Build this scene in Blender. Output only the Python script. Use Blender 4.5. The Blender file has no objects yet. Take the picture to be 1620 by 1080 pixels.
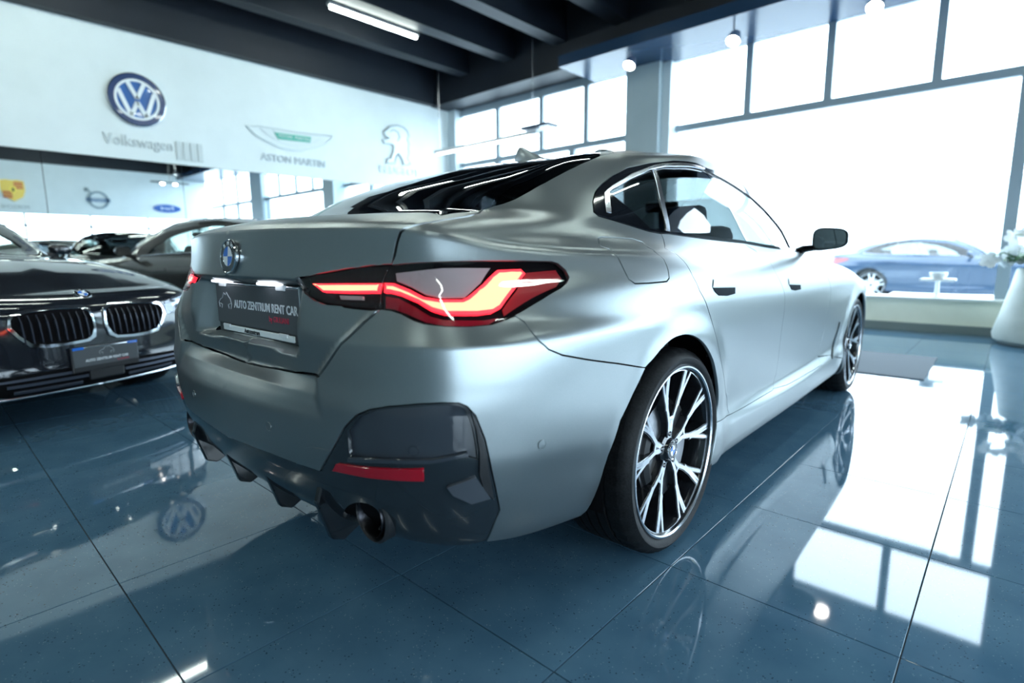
import bpy, bmesh, math, random
import numpy as np
from mathutils import Vector, Matrix
from mathutils.geometry import delaunay_2d_cdt
random.seed(4)
SC = bpy.context.scene
COL = SC.collection
R = math.radians
# ------------------------------------------------------------------ camera
cam = bpy.data.cameras.new('camera'); camo = bpy.data.objects.new('camera', cam); COL.objects.link(camo)
cam.sensor_width = 36; cam.lens = 19.238; cam.clip_start = .05; cam.clip_end = 400
camo.matrix_world = Matrix(((0.73832, -0.09954, 0.66706, 1.66552), (0.67441, 0.11869, -0.72875, -1.62915), (-0.00664, 0.98793, 0.15476, 0.98430), (0, 0, 0, 1)))
cam.dof.use_dof = True; cam.dof.focus_distance = 1.75; cam.dof.aperture_fstop = 1.6
SC.camera = camo
# ------------------------------------------------------------------ sky, lights, exposure
w = bpy.data.worlds.new('sky'); SC.world = w; w.use_nodes = True
bg = w.node_tree.nodes['Background']; bg.inputs[0].default_value = (.73, .875, 1.0, 1); bg.inputs[1].default_value = 6.6
SC.view_settings.view_transform = 'Standard'; SC.view_settings.look = 'None'; SC.view_settings.gamma = 1
SC.view_settings.use_curve_mapping = False
SC.view_settings.exposure = 1.0
def portal(name, loc, rot, sx, sy):
    l = bpy.data.lights.new(name, 'AREA'); l.shape = 'RECTANGLE'; l.size = sx; l.size_y = sy; l.cycles.is_portal = True
    o = bpy.data.objects.new(name, l); COL.objects.link(o); o.location = loc; o.rotation_euler = rot
portal('daylight_portal', (-.55, 7.06, 2.2), (R(-90), 0, 0), 15, 3.8)
portal('daylight_portal', (7.16, .5, 1.7), (0, R(90), 0), 1.7, 13)
# ------------------------------------------------------------------ materials
MT = {}
def mat(name, col=(.5, .5, .5), rough=.5, metal=0., spec=.5, emit=None, es=0., coat=0., coat_r=.03, trans=0., ior=1.45, bump=None):
    if name in MT: return MT[name]
    m = bpy.data.materials.new(name); m.use_nodes = True; b = m.node_tree.nodes['Principled BSDF']
    b.inputs['Base Color'].default_value = (*col, 1); b.inputs['Roughness'].default_value = rough; b.inputs['Metallic'].default_value = metal
    b.inputs['Specular IOR Level'].default_value = spec; b.inputs['Coat Weight'].default_value = coat; b.inputs['Coat Roughness'].default_value = coat_r
    b.inputs['Transmission Weight'].default_value = trans; b.inputs['IOR'].default_value = ior
    if emit: b.inputs['Emission Color'].default_value = (*emit, 1); b.inputs['Emission Strength'].default_value = es
    nt = m.node_tree
    if bump:
        sc, st, ds = bump
        n = nt.nodes.new('ShaderNodeTexNoise'); n.inputs['Scale'].default_value = sc; n.inputs['Detail'].default_value = 4
        bp = nt.nodes.new('ShaderNodeBump'); bp.inputs['Strength'].default_value = st; bp.inputs['Distance'].default_value = ds
        tc = nt.nodes.new('ShaderNodeTexCoord'); nt.links.new(tc.outputs['Object'], n.inputs['Vector'])
        nt.links.new(n.outputs['Fac'], bp.inputs['Height']); nt.links.new(bp.outputs['Normal'], b.inputs['Normal'])
    MT[name] = m; return m
def thin_glass(name, tint, refl=1.0, rough=0.0):
    if name in MT: return MT[name]
    m = bpy.data.materials.new(name); m.use_nodes = True; nt = m.node_tree; nt.nodes.clear()
    o = nt.nodes.new('ShaderNodeOutputMaterial'); mx = nt.nodes.new('ShaderNodeMixShader'); t = nt.nodes.new('ShaderNodeBsdfTransparent')
    g = nt.nodes.new('ShaderNodeBsdfGlossy'); lw = nt.nodes.new('ShaderNodeLayerWeight'); lw.inputs[0].default_value = .5
    pw = nt.nodes.new('ShaderNodeMath'); pw.operation = 'POWER'; pw.inputs[1].default_value = 5; nt.links.new(lw.outputs['Facing'], pw.inputs[0])
    f = nt.nodes.new('ShaderNodeMath'); f.operation = 'MULTIPLY_ADD'; f.inputs[1].default_value = .95; f.inputs[2].default_value = .05; nt.links.new(pw.outputs[0], f.inputs[0])
    t.inputs[0].default_value = (*tint, 1); g.inputs['Roughness'].default_value = rough; g.inputs['Color'].default_value = (refl, refl, refl, 1)
    nt.links.new(f.outputs[0], mx.inputs[0]); nt.links.new(t.outputs[0], mx.inputs[1]); nt.links.new(g.outputs[0], mx.inputs[2]); nt.links.new(mx.outputs[0], o.inputs[0])
    MT[name] = m; return m
def noise_mat(name, c1, c2, scale, rough, metal=0., spec=.5, coat=0., detail=5, bump=0., pos=(.35, .65), voro=False):
    m = mat(name, c1, rough, metal, spec, coat=coat); nt = m.node_tree; b = nt.nodes['Principled BSDF']
    tc = nt.nodes.new('ShaderNodeTexCoord'); gm = nt.nodes.new('ShaderNodeNewGeometry')
    n = nt.nodes.new('ShaderNodeTexNoise'); n.inputs['Scale'].default_value = scale; n.inputs['Detail'].default_value = detail
    nt.links.new(gm.outputs['Position'], n.inputs['Vector'])
    r = nt.nodes.new('ShaderNodeValToRGB'); r.color_ramp.elements[0].position = pos[0]; r.color_ramp.elements[1].position = pos[1]
    r.color_ramp.elements[0].color = (*c1, 1); r.color_ramp.elements[1].color = (*c2, 1)
    nt.links.new(n.outputs['Fac'], r.inputs[0]); nt.links.new(r.outputs[0], b.inputs['Base Color'])
    if bump:
        bp = nt.nodes.new('ShaderNodeBump'); bp.inputs['Strength'].default_value = bump; bp.inputs['Distance'].default_value = .002
        nt.links.new(n.outputs['Fac'], bp.inputs['Height']); nt.links.new(bp.outputs['Normal'], b.inputs['Normal'])
    return m
paint = noise_mat('satin_grey_paint', (.235, .265, .272), (.265, .292, .302), 900, .32, .88)
gloss_black = mat('gloss_black', (.006, .007, .009), .06, spec=.6, coat=.3)
satin_black = mat('satin_black', (.012, .013, .015), .45)
dark_void = mat('dark_void', (.004, .004, .005), .9, spec=.1)
dif_grey = mat('gloss_dark_grey_trim', (.014, .019, .024), .16, spec=.5, coat=.3)
chrome = mat('chrome', (.75, .77, .80), .08, 1.)
satin_alu = mat('satin_aluminium', (.62, .65, .70), .22, 1.)
rubber = noise_mat('tyre_rubber', (.006, .0065, .007), (.012, .0125, .014), 160, .5, spec=.18, bump=.3)
rim_black = mat('rim_black', (.008, .009, .011), .18, spec=.6, coat=.5)
rim_face = mat('machined_rim_face', (.66, .69, .74), .24, 1.)
steel = mat('brake_steel', (.32, .33, .35), .3, 1.)
white_plastic = mat('white_plastic', (.75, .77, .78), .35)
plate_grey = mat('plate_dark_grey', (.070, .078, .086), .4)
red_text = mat('red_text', (.55, .03, .07), .4)
white_text = mat('white_text', (.72, .75, .78), .4)
emblem_blue = mat('emblem_blue', (.01, .13, .55), .2, coat=.5)
emblem_white = mat('emblem_white', (.75, .78, .80), .2, coat=.5)
red_refl = mat('red_reflector', (.30, .004, .014), .18, spec=.5, coat=.4)
# ------------------------------------------------------------------ object helpers
def link(name, me, parent=None, loc=None):
    o = bpy.data.objects.new(name, me); COL.objects.link(o)
    if parent: o.parent = parent
    if loc is not None: o.location = loc
    return o
def tag(o, label=None, cat=None, group=None, kind=None):
    if label: o['label'] = label
    if cat: o['category'] = cat
    if group: o['group'] = group
    if kind: o['kind'] = kind
    return o
def thing(name, label, cat, loc=(0, 0, 0), rz=0., group=None):
    o = bpy.data.objects.new(name, None); COL.objects.link(o); o.location = loc; o.rotation_euler = (0, 0, rz); o.empty_display_size = .1
    return tag(o, label, cat, group)
def mesh_np(name, V, Fc, m, parent=None, N=None, smooth=True):
    me = bpy.data.meshes.new(name); me.from_pydata([tuple(map(float, v)) for v in V], [], Fc); me.update()
    if m: me.materials.append(m)
    if smooth:
        for p in me.polygons: p.use_smooth = True
    if N is not None: me.normals_split_custom_set_from_vertices([tuple(map(float, n)) for n in N])
    return link(name, me, parent)
def from_bm(name, bm, m, parent=None, smooth=False, sharp=35):
    me = bpy.data.meshes.new(name); bmesh.ops.recalc_face_normals(bm, faces=bm.faces)
    if smooth:
        for f in bm.faces: f.smooth = True
        for e in bm.edges:
            if len(e.link_faces) == 2 and e.calc_face_angle(0) > R(sharp): e.smooth = False
    bm.to_mesh(me); bm.free()
    if m: me.materials.append(m)
    return link(name, me, parent)
def box(bm, c, s, rz=0., bev=0., mtx=None):
    r = bmesh.ops.create_cube(bm, size=1.); vs = r['verts']
    for v in vs: v.co = Vector((v.co.x * s[0], v.co.y * s[1], v.co.z * s[2]))
    if bev:
        es = list({e for v in vs for e in v.link_edges}); rr = bmesh.ops.bevel(bm, geom=es, offset=bev, segments=2, affect='EDGES', profile=.5); vs = list({v for f in rr['faces'] for v in f.verts} | {v for v in vs if v.is_valid})
    mt = Matrix.Translation(c) @ Matrix.Rotation(rz, 4, 'Z')
    if mtx: mt = mtx @ mt
    bmesh.ops.transform(bm, matrix=mt, verts=vs); return vs
def bbox_obj(name, c, s, m, parent=None, rz=0., bev=0.):
    bm = bmesh.new(); box(bm, c, s, rz, bev); return from_bm(name, bm, m, parent)
def lathe(bm, prof, seg=48, mtx=Matrix(), closed=False):
    # prof: (radius, axial) about local Z
    rings = []
    for r, z in prof: rings.append([bm.verts.new(mtx @ Vector((r * math.cos(2 * math.pi * k / seg), r * math.sin(2 * math.pi * k / seg), z))) for k in range(seg)])
    n = len(rings)
    for a in range(n if closed else n - 1):
        A, B = rings[a], rings[(a + 1) % n]
        for k in range(seg): bm.faces.new((A[k], A[(k + 1) % seg], B[(k + 1) % seg], B[k]))
    return rings
def disc(bm, r, z, seg=40, mtx=Matrix(), r0=0., a0=0., a1=2 * math.pi):
    full = abs(a1 - a0 - 2 * math.pi) < 1e-6; n = seg if full else max(3, int(seg * (a1 - a0) / 6.283)) + 1
    P = lambda rr, k: mtx @ Vector((rr * math.cos(a0 + (a1 - a0) * k / (n if full else n - 1)), rr * math.sin(a0 + (a1 - a0) * k / (n if full else n - 1)), z))
    o = [bm.verts.new(P(r, k)) for k in range(n)]
    if r0 > 0:
        i = [bm.verts.new(P(r0, k)) for k in range(n)]
        for k in range(n if full else n - 1): bm.faces.new((o[k], o[(k + 1) % n], i[(k + 1) % n], i[k]))
    else:
        c = bm.verts.new(mtx @ Vector((0, 0, z)))
        for k in range(n if full else n - 1): bm.faces.new((o[k], o[(k + 1) % n], c))
def tube(bm, pts, r, seg=8, cap=True):
    pts = [Vector(p) for p in pts]; rings = []
    for i, p in enumerate(pts):
        t = (pts[min(i + 1, len(pts) - 1)] - pts[max(i - 1, 0)]).normalized(); a = t.orthogonal().normalized()
        if rings: 
            a = (la - t * la.dot(t)).normalized()
        la = a; b = t.cross(a); rr = r[i] if isinstance(r, (list, tuple)) else r
        rings.append([bm.verts.new(p + (a * math.cos(6.28318 * k / seg) + b * math.sin(6.28318 * k / seg)) * rr) for k in range(seg)])
    for A, B in zip(rings, rings[1:]):
        for k in range(seg): bm.faces.new((A[k], A[(k + 1) % seg], B[(k + 1) % seg], B[k]))
    if cap: bm.faces.new(rings[0][::-1]); bm.faces.new(rings[-1])
def prism(bm, poly, z0, z1, mtx=Matrix()):
    # poly in local xy -> extruded along local z
    a = [bm.verts.new(mtx @ Vector((x, y, z0))) for x, y in poly]; b = [bm.verts.new(mtx @ Vector((x, y, z1))) for x, y in poly]
    n = len(poly); bm.faces.new(a[::-1]); bm.faces.new(b)
    for k in range(n): bm.faces.new((a[k], a[(k + 1) % n], b[(k + 1) % n], b[k]))
def axes(o, x, y, z):
    x, y, z = Vector(x), Vector(y), Vector(z)
    return Matrix(((x[0], y[0], z[0], o[0]), (x[1], y[1], z[1], o[1]), (x[2], y[2], z[2], o[2]), (0, 0, 0, 1)))
def lettering(name, label, s, size, mtx, m, depth, sx=1.):
    t = thing(name, label, 'sign', mtx.translation[:]); o = text('tmp', s, size, mtx, m, None, depth, sx=sx); me = o.data
    bm = bmesh.new(); bm.from_mesh(me); bmesh.ops.remove_doubles(bm, verts=bm.verts, dist=1e-5); seen = set()
    for v in list(bm.verts):
        if v in seen: continue
        st = [v]; isl = []; seen.add(v)
        while st:
            a = st.pop(); isl.append(a)
            for e in a.link_edges:
                b = e.other_vert(a)
                if b not in seen: seen.add(b); st.append(b)
        ix = {a: i for i, a in enumerate(isl)}; fs = {f for a in isl for f in a.link_faces}
        q = bpy.data.meshes.new('letter'); q.from_pydata([a.co - mtx.translation for a in isl], [], [[ix[w_] for w_ in f.verts] for f in fs]); q.materials.append(m); link('letter', q, t)
    bm.free(); bpy.data.objects.remove(o); return t
def text(name, s, size, mtx, m, parent=None, depth=.002, align='CENTER', sx=1., bold=0.):
    cu = bpy.data.curves.new(name, 'FONT'); cu.body = s; cu.size = size; cu.extrude = depth; cu.align_x = align; cu.align_y = 'CENTER'; cu.offset = bold; cu.resolution_u = 3
    to = bpy.data.objects.new('tmp', cu); COL.objects.link(to); dg = bpy.context.evaluated_depsgraph_get()
    me = bpy.data.meshes.new_from_object(to.evaluated_get(dg)); bpy.data.objects.remove(to); 
    me.transform(Matrix.Diagonal((sx, 1, 1, 1))); me.transform(mtx); me.name = name
    me.materials.clear(); me.materials.append(m)
    return link(name, me, parent)
# ------------------------------------------------------------------ smooth body surface
def natspline(P,t):
    # P (n,k) natural cubic spline, uniform knots, evaluated at t
    n=len(P); A=np.zeros((n,n)); B=np.zeros((n,P.shape[1]))
    A[0,0]=A[-1,-1]=1
    for i in range(1,n-1):
        A[i,i-1:i+2]=(1,4,1); B[i]=6*(P[i-1]-2*P[i]+P[i+1])
    M=np.linalg.solve(A,B)
    i=np.clip(t.astype(int),0,n-2); a=(t-i)[:,None]; b=1-a
    return b*P[i]+a*P[i+1]+((b**3-b)*M[i]+(a**3-a)*M[i+1])/6
def pchip(Y,t):
    # Y (n,...) uniform knots, monotone cubic along axis 0
    d=np.diff(Y,axis=0); m=np.zeros_like(Y)
    p=d[:-1]*d[1:]
    with np.errstate(all='ignore'):
        hm=np.where(p>0,2*p/(d[:-1]+d[1:]),0)
    m[1:-1]=np.nan_to_num(hm); m[0]=d[0]; m[-1]=d[-1]
    i=np.clip(t.astype(int),0,len(Y)-2); a=(t-i).reshape((-1,)+(1,)*(Y.ndim-1))
    y0,y1,m0,m1=Y[i],Y[i+1],m[i],m[i+1]
    return (2*a**3-3*a**2+1)*y0+(a**3-2*a**2+a)*m0+(-2*a**3+3*a**2)*y1+(a**3-a**2)*m1
def sstep(a,b,x):
    t=np.clip((x-a)/(b-a),0,1); return t*t*(3-2*t)
PLAN=[(0,-1.062),(.25,-1.052),(.5,-1.018),(.685,-.97),(.807,-.872),(.868,-.72),(.898,-.5),(.918,-.2),(.922,.1),(.912,.45),(.902,.9),(.902,1.4),(.902,1.9),(.905,2.35),(.91,2.75),(.90,3.1),(.86,3.4),(.70,3.6),(.38,3.71),(0,3.74)]
# rows: z and inward offset d at stations 0(rear),4(corner),6(side rear),8(axle+),11(door),14(front axle),16(front corner),19(nose)
KST=[0,3,5,6.5,8,11,14,16,19]
ROWS=[
 # z..., d...
 ([.24,.26,.24,.22,.18,.17,.18,.20,.20],[.30,.24,.20,.20,.16,.14,.16,.25,.30]),
 ([.30,.32,.30,.27,.20,.185,.20,.23,.22],[.10,.06,.055,.055,.042,.03,.03,.08,.10]),
 ([.39,.41,.38,.34,.26,.235,.27,.32,.30],[.03,.02,.022,.030,.022,.008,.01,.02,.03]),
 ([.47,.49,.46,.42,.33,.295,.34,.40,.38],[.006,.004,.008,.018,.018,.006,.01,.005,.0]),
 ([.55,.56,.54,.50,.42,.375,.43,.47,.46],[.0,-.002,-.001,.008,.020,.036,.015,.0,.0]),
 ([.63,.63,.62,.59,.53,.48,.53,.55,.54],[.0,-.001,-.003,.003,.013,.031,.006,.0,.0]),
 ([.70,.70,.70,.68,.64,.60,.63,.62,.61],[.010,.008,.002,.002,.006,.019,.002,.0,.01]),
 ([.78,.79,.79,.78,.75,.71,.71,.68,.66],[.020,.016,.014,.006,.0,.006,.0,.004,.02]),
 ([.85,.84,.84,.83,.82,.795,.77,.72,.69],[.028,.040,.052,.022,.0,.0,.006,.012,.035]),
 ([.91,.90,.895,.895,.89,.865,.82,.75,.71],[.036,.066,.082,.040,.012,.018,.02,.03,.055]),
 ([.98,.97,.95,.94,.94,.92,.86,.775,.73],[.044,.090,.112,.064,.034,.042,.045,.06,.10]),
 ([1.058,1.044,1.005,.985,.975,.962,.89,.80,.75],[.052,.098,.13,.088,.064,.070,.09,.12,.20]),
 ([1.072,1.058,1.022,1.0,.995,.985,.905,.83,.79],[.075,.122,.155,.110,.088,.090,.14,.22,.42]),
]
BELT=[(0,-.70,1.107),(.28,-.68,1.106),(.47,-.62,1.106),(.575,-.52,1.106),(.655,-.40,1.10),(.718,-.25,1.088),(.757,-.07,1.075),(.782,.12,1.062),(.795,.33,1.053),(.800,.58,1.047),(.800,.95,1.038),(.792,1.35,1.024),(.768,1.72,1.008),(.722,2.0,.995),(.63,2.18,1.0),(.50,2.31,1.005),(.36,2.39,1.01),(.23,2.44,1.015),(.11,2.465,1.018),(0,2.47,1.02)]
ROOF=[(0,.46,1.428),(.2,.44,1.421),(.37,.35,1.402),(.475,.215,1.374),(.54,.18,1.352),(.578,.22,1.345),(.60,.33,1.356),(.61,.46,1.372),(.615,.60,1.392),(.617,.75,1.400),(.617,.97,1.396),(.613,1.18,1.375),(.603,1.36,1.352),(.575,1.48,1.335),(.49,1.47,1.385),(.39,1.46,1.41),(.29,1.45,1.425),(.19,1.44,1.433),(.09,1.435,1.438),(0,1.43,1.44)]
def rowinterp(vals):
    t=np.arange(20.); k=np.array(KST,float); y=np.array(vals,float)
    # pchip nonuniform
    hh=np.diff(k); dl=np.diff(y)/hh; m=np.zeros(len(k))
    for i in range(1,len(k)-1):
        if dl[i-1]*dl[i]>0:
            w1=2*hh[i]+hh[i-1]; w2=hh[i]+2*hh[i-1]; m[i]=(w1+w2)/(w1/dl[i-1]+w2/dl[i])
    m[0]=0; m[-1]=0
    i=np.clip(np.searchsorted(k,t,side='right')-1,0,len(k)-2); a=(t-k[i])/hh[i]
    return (2*a**3-3*a**2+1)*y[i]+(a**3-2*a**2+a)*hh[i]*m[i]+(-2*a**3+3*a**2)*y[i+1]+(a**3-a**2)*hh[i]*m[i+1]
def control(rows=None,plan=None,liftf=None):
    pl=np.array(plan or PLAN); 
    ext=np.vstack([pl[1]*[-1,1],pl,pl[-2]*[-1,1]]); tg=ext[2:]-ext[:-2]
    n=np.c_[-tg[:,1],tg[:,0]]; n/=np.hypot(*n.T)[:,None]   # inward
    G=[]
    for z,d in (rows or ROWS):
        zz=rowinterp(z); dd=rowinterp(d); xy=pl+n*dd[:,None]; xy[0,0]=xy[-1,0]=0; xy[:,0]=np.maximum(xy[:,0],0)
        G.append(np.c_[xy,zz])
    belt=np.array(BELT); roof=np.array(ROOF)
    sh=G[-1]
    # row between shoulder and belt
    mid=.5*sh+.5*belt; 
    lift=np.interp(np.arange(20),[0,3,5,8,12,14,16,19],liftf or [.012,.006,-.012,-.006,-.004,.015,.03,.045]); mid[:,2]+=lift
    G.append(mid); G.append(belt)
    spine_y=np.interp(np.arange(20),[0,4,8,10,12,15,19],[.75,.75,.85,.95,1.05,1.15,1.15])
    bul=np.interp(np.arange(20),[0,3,4,5,8,12,13,15,19],[.055,.045,.02,.012,.022,.022,.02,.05,.06])
    for s in (.3,.62,.86):
        Q=belt*(1-s)+roof*s; e=np.sin(np.pi*s)*bul
        dirn=np.c_[Q[:,0]*.8,np.zeros(20),np.full(20,.6)]; dirn[:5]=np.c_[np.zeros(5),np.full(5,-.45),np.full(5,.85)]; dirn[14:]=np.c_[np.zeros(6),np.full(6,.4),np.full(6,.9)]
        dirn/=np.linalg.norm(dirn,axis=1)[:,None]
        G.append(Q+dirn*e[:,None])
    G.append(roof)
    sp=np.c_[np.zeros(20),spine_y,np.interp(spine_y,[.75,.95,1.15],[1.447,1.466,1.462])]
    for s in (.12,.45):
        Q=roof*(1-s)+sp*s; Q[:,2]=roof[:,2]+(sp[:,2]-roof[:,2])*(1-(1-s)**2.8); G.append(Q)
    G.append(sp)
    return np.array(G)   # rows x 20 x 3
def smooth_u(G):
    return G
def sstep(a,b,x):
    t=np.clip((x-a)/(b-a),0,1); return t*t*(3-2*t)
def sedan_rows():
    zc=[.20,.235,.30,.38,.46,.54,.60,.655,.695,.725,.745,.77,.80]; dc=[.22,.05,.0,.0,.006,.012,.02,.03,.042,.062,.09,.15,.26]
    zk=[.20,.235,.30,.38,.46,.53,.59,.64,.68,.715,.745,.775,.81]; dk=[.20,.05,.01,.0,.0,.0,.004,.008,.014,.026,.045,.085,.15]
    out=[]
    for i,(z,d) in enumerate(ROWS):
        z=list(z); d=list(d); z[8]=zc[i]; d[8]=dc[i]; z[7]=zk[i]; d[7]=dk[i]; out.append((z,d))
    return out
SEDAN_LIFT=[.012,.006,-.012,-.006,-.004,.02,.045,.06]
class Surf:
    def __init__(s,G,nu=40,nv=22,disp=None,crease=False):
        s.nr,s.ns=G.shape[:2]; s.nu,s.nv=nu,nv
        tu=np.linspace(0,s.ns-1,(s.ns-1)*nu+1); tv=np.linspace(0,s.nr-1,(s.nr-1)*nv+1)
        A=np.array([natspline(r,tu) for r in G])      # nr,NU,3
        s.P=pchip(A,tv)                                # NV,NU,3
        def seg(br):
            out=np.empty_like(s.P); b=[0]+br+[s.nr-1]
            for lo,hi in zip(b,b[1:]):
                k=(tv>=lo-1e-9)&(tv<=hi+1e-9); out[k]=pchip(A[lo:hi+1],tv[k]-lo)
            return out
        if crease:
            w1=((1-sstep(5.2,8.0,tu))*.95)[None,:,None]; w2=(sstep(1.9,2.4,tu)*(1-sstep(4.4,5.3,tu)))[None,:,None]
            c11=seg([11]); c7=seg([7,11]); Q=s.P*(1-w1)+c11*w1; s.P=Q+(c7-c11)*w2
        s.P[:,0,0]=0; s.P[:,-1,0]=0
        s.normals()
        if disp is not None:
            s.P=s.P+s.N*disp(s.P,tu,tv)[...,None]; s.P[:,0,0]=0; s.normals()
    def normals(s):
        P=s.P; X=np.concatenate([P[:,1:2]*[-1,1,1],P,P[:,-2:-1]*[-1,1,1]],1)
        du=X[:,2:]-X[:,:-2]; dv=np.gradient(P,axis=0)
        N=np.cross(du,dv); l=np.linalg.norm(N,axis=2,keepdims=True)
        N=N/np.maximum(l,1e-12); t=np.zeros(P.shape[:2])
        tv=np.arange(P.shape[0])/s.nv; t[:]=sstep(s.nr-2.2,s.nr-1.3,tv)[:,None]; N=N*(1-t[...,None])+np.array([0,0,1.])*t[...,None]
        s.N=N/np.maximum(np.linalg.norm(N,axis=2,keepdims=True),1e-9)
    def ev(s,uv,A=None):
        A=s.P if A is None else A
        uv=np.atleast_2d(uv); a=np.clip(uv[:,0]*s.nu,0,A.shape[1]-1.001); b=np.clip(uv[:,1]*s.nv,0,A.shape[0]-1.001)
        i=a.astype(int); j=b.astype(int); fa=(a-i)[:,None]; fb=(b-j)[:,None]
        return (A[j,i]*(1-fa)+A[j,i+1]*fa)*(1-fb)+(A[j+1,i]*(1-fa)+A[j+1,i+1]*fa)*fb
    def nrm(s,uv):
        n=s.ev(uv,s.N); return n/np.maximum(np.linalg.norm(n,axis=1,keepdims=True),1e-9)
def main_disp(P,tu,tv):
    x,y,z=P[...,0],P[...,1],P[...,2]
    D=np.zeros(x.shape)
    rear=1-sstep(-.80,-.70,y)
    zk=np.array([.600,.612,.650,.662,.690,.698,.75,.80,.86,.89]); dk=np.array([0,.004,.030,.036,.070,.078,.056,.030,.008,0])
    dep=np.interp(z,zk,dk)
    xd=np.interp(z,[.60,.65,.70,.87,.95],[.50,.47,.45,.61,.70])
    m=1-sstep(xd-.028,xd+.006,x)
    fall=1-.70*sstep(.12,.46,x)
    D0=dep*m*fall
    pk=.088*(1-sstep(.297,.372,x))*sstep(.715,.765,z)*(1-sstep(.914,.930,z))
    D-=np.maximum(D0,pk)*rear
    for yc in (0.,2.856):
        r=np.hypot(y-yc,z-.34)
        D+=.013*(1-sstep(.375,.47,r))*sstep(.6,.8,x)
    return D
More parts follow.
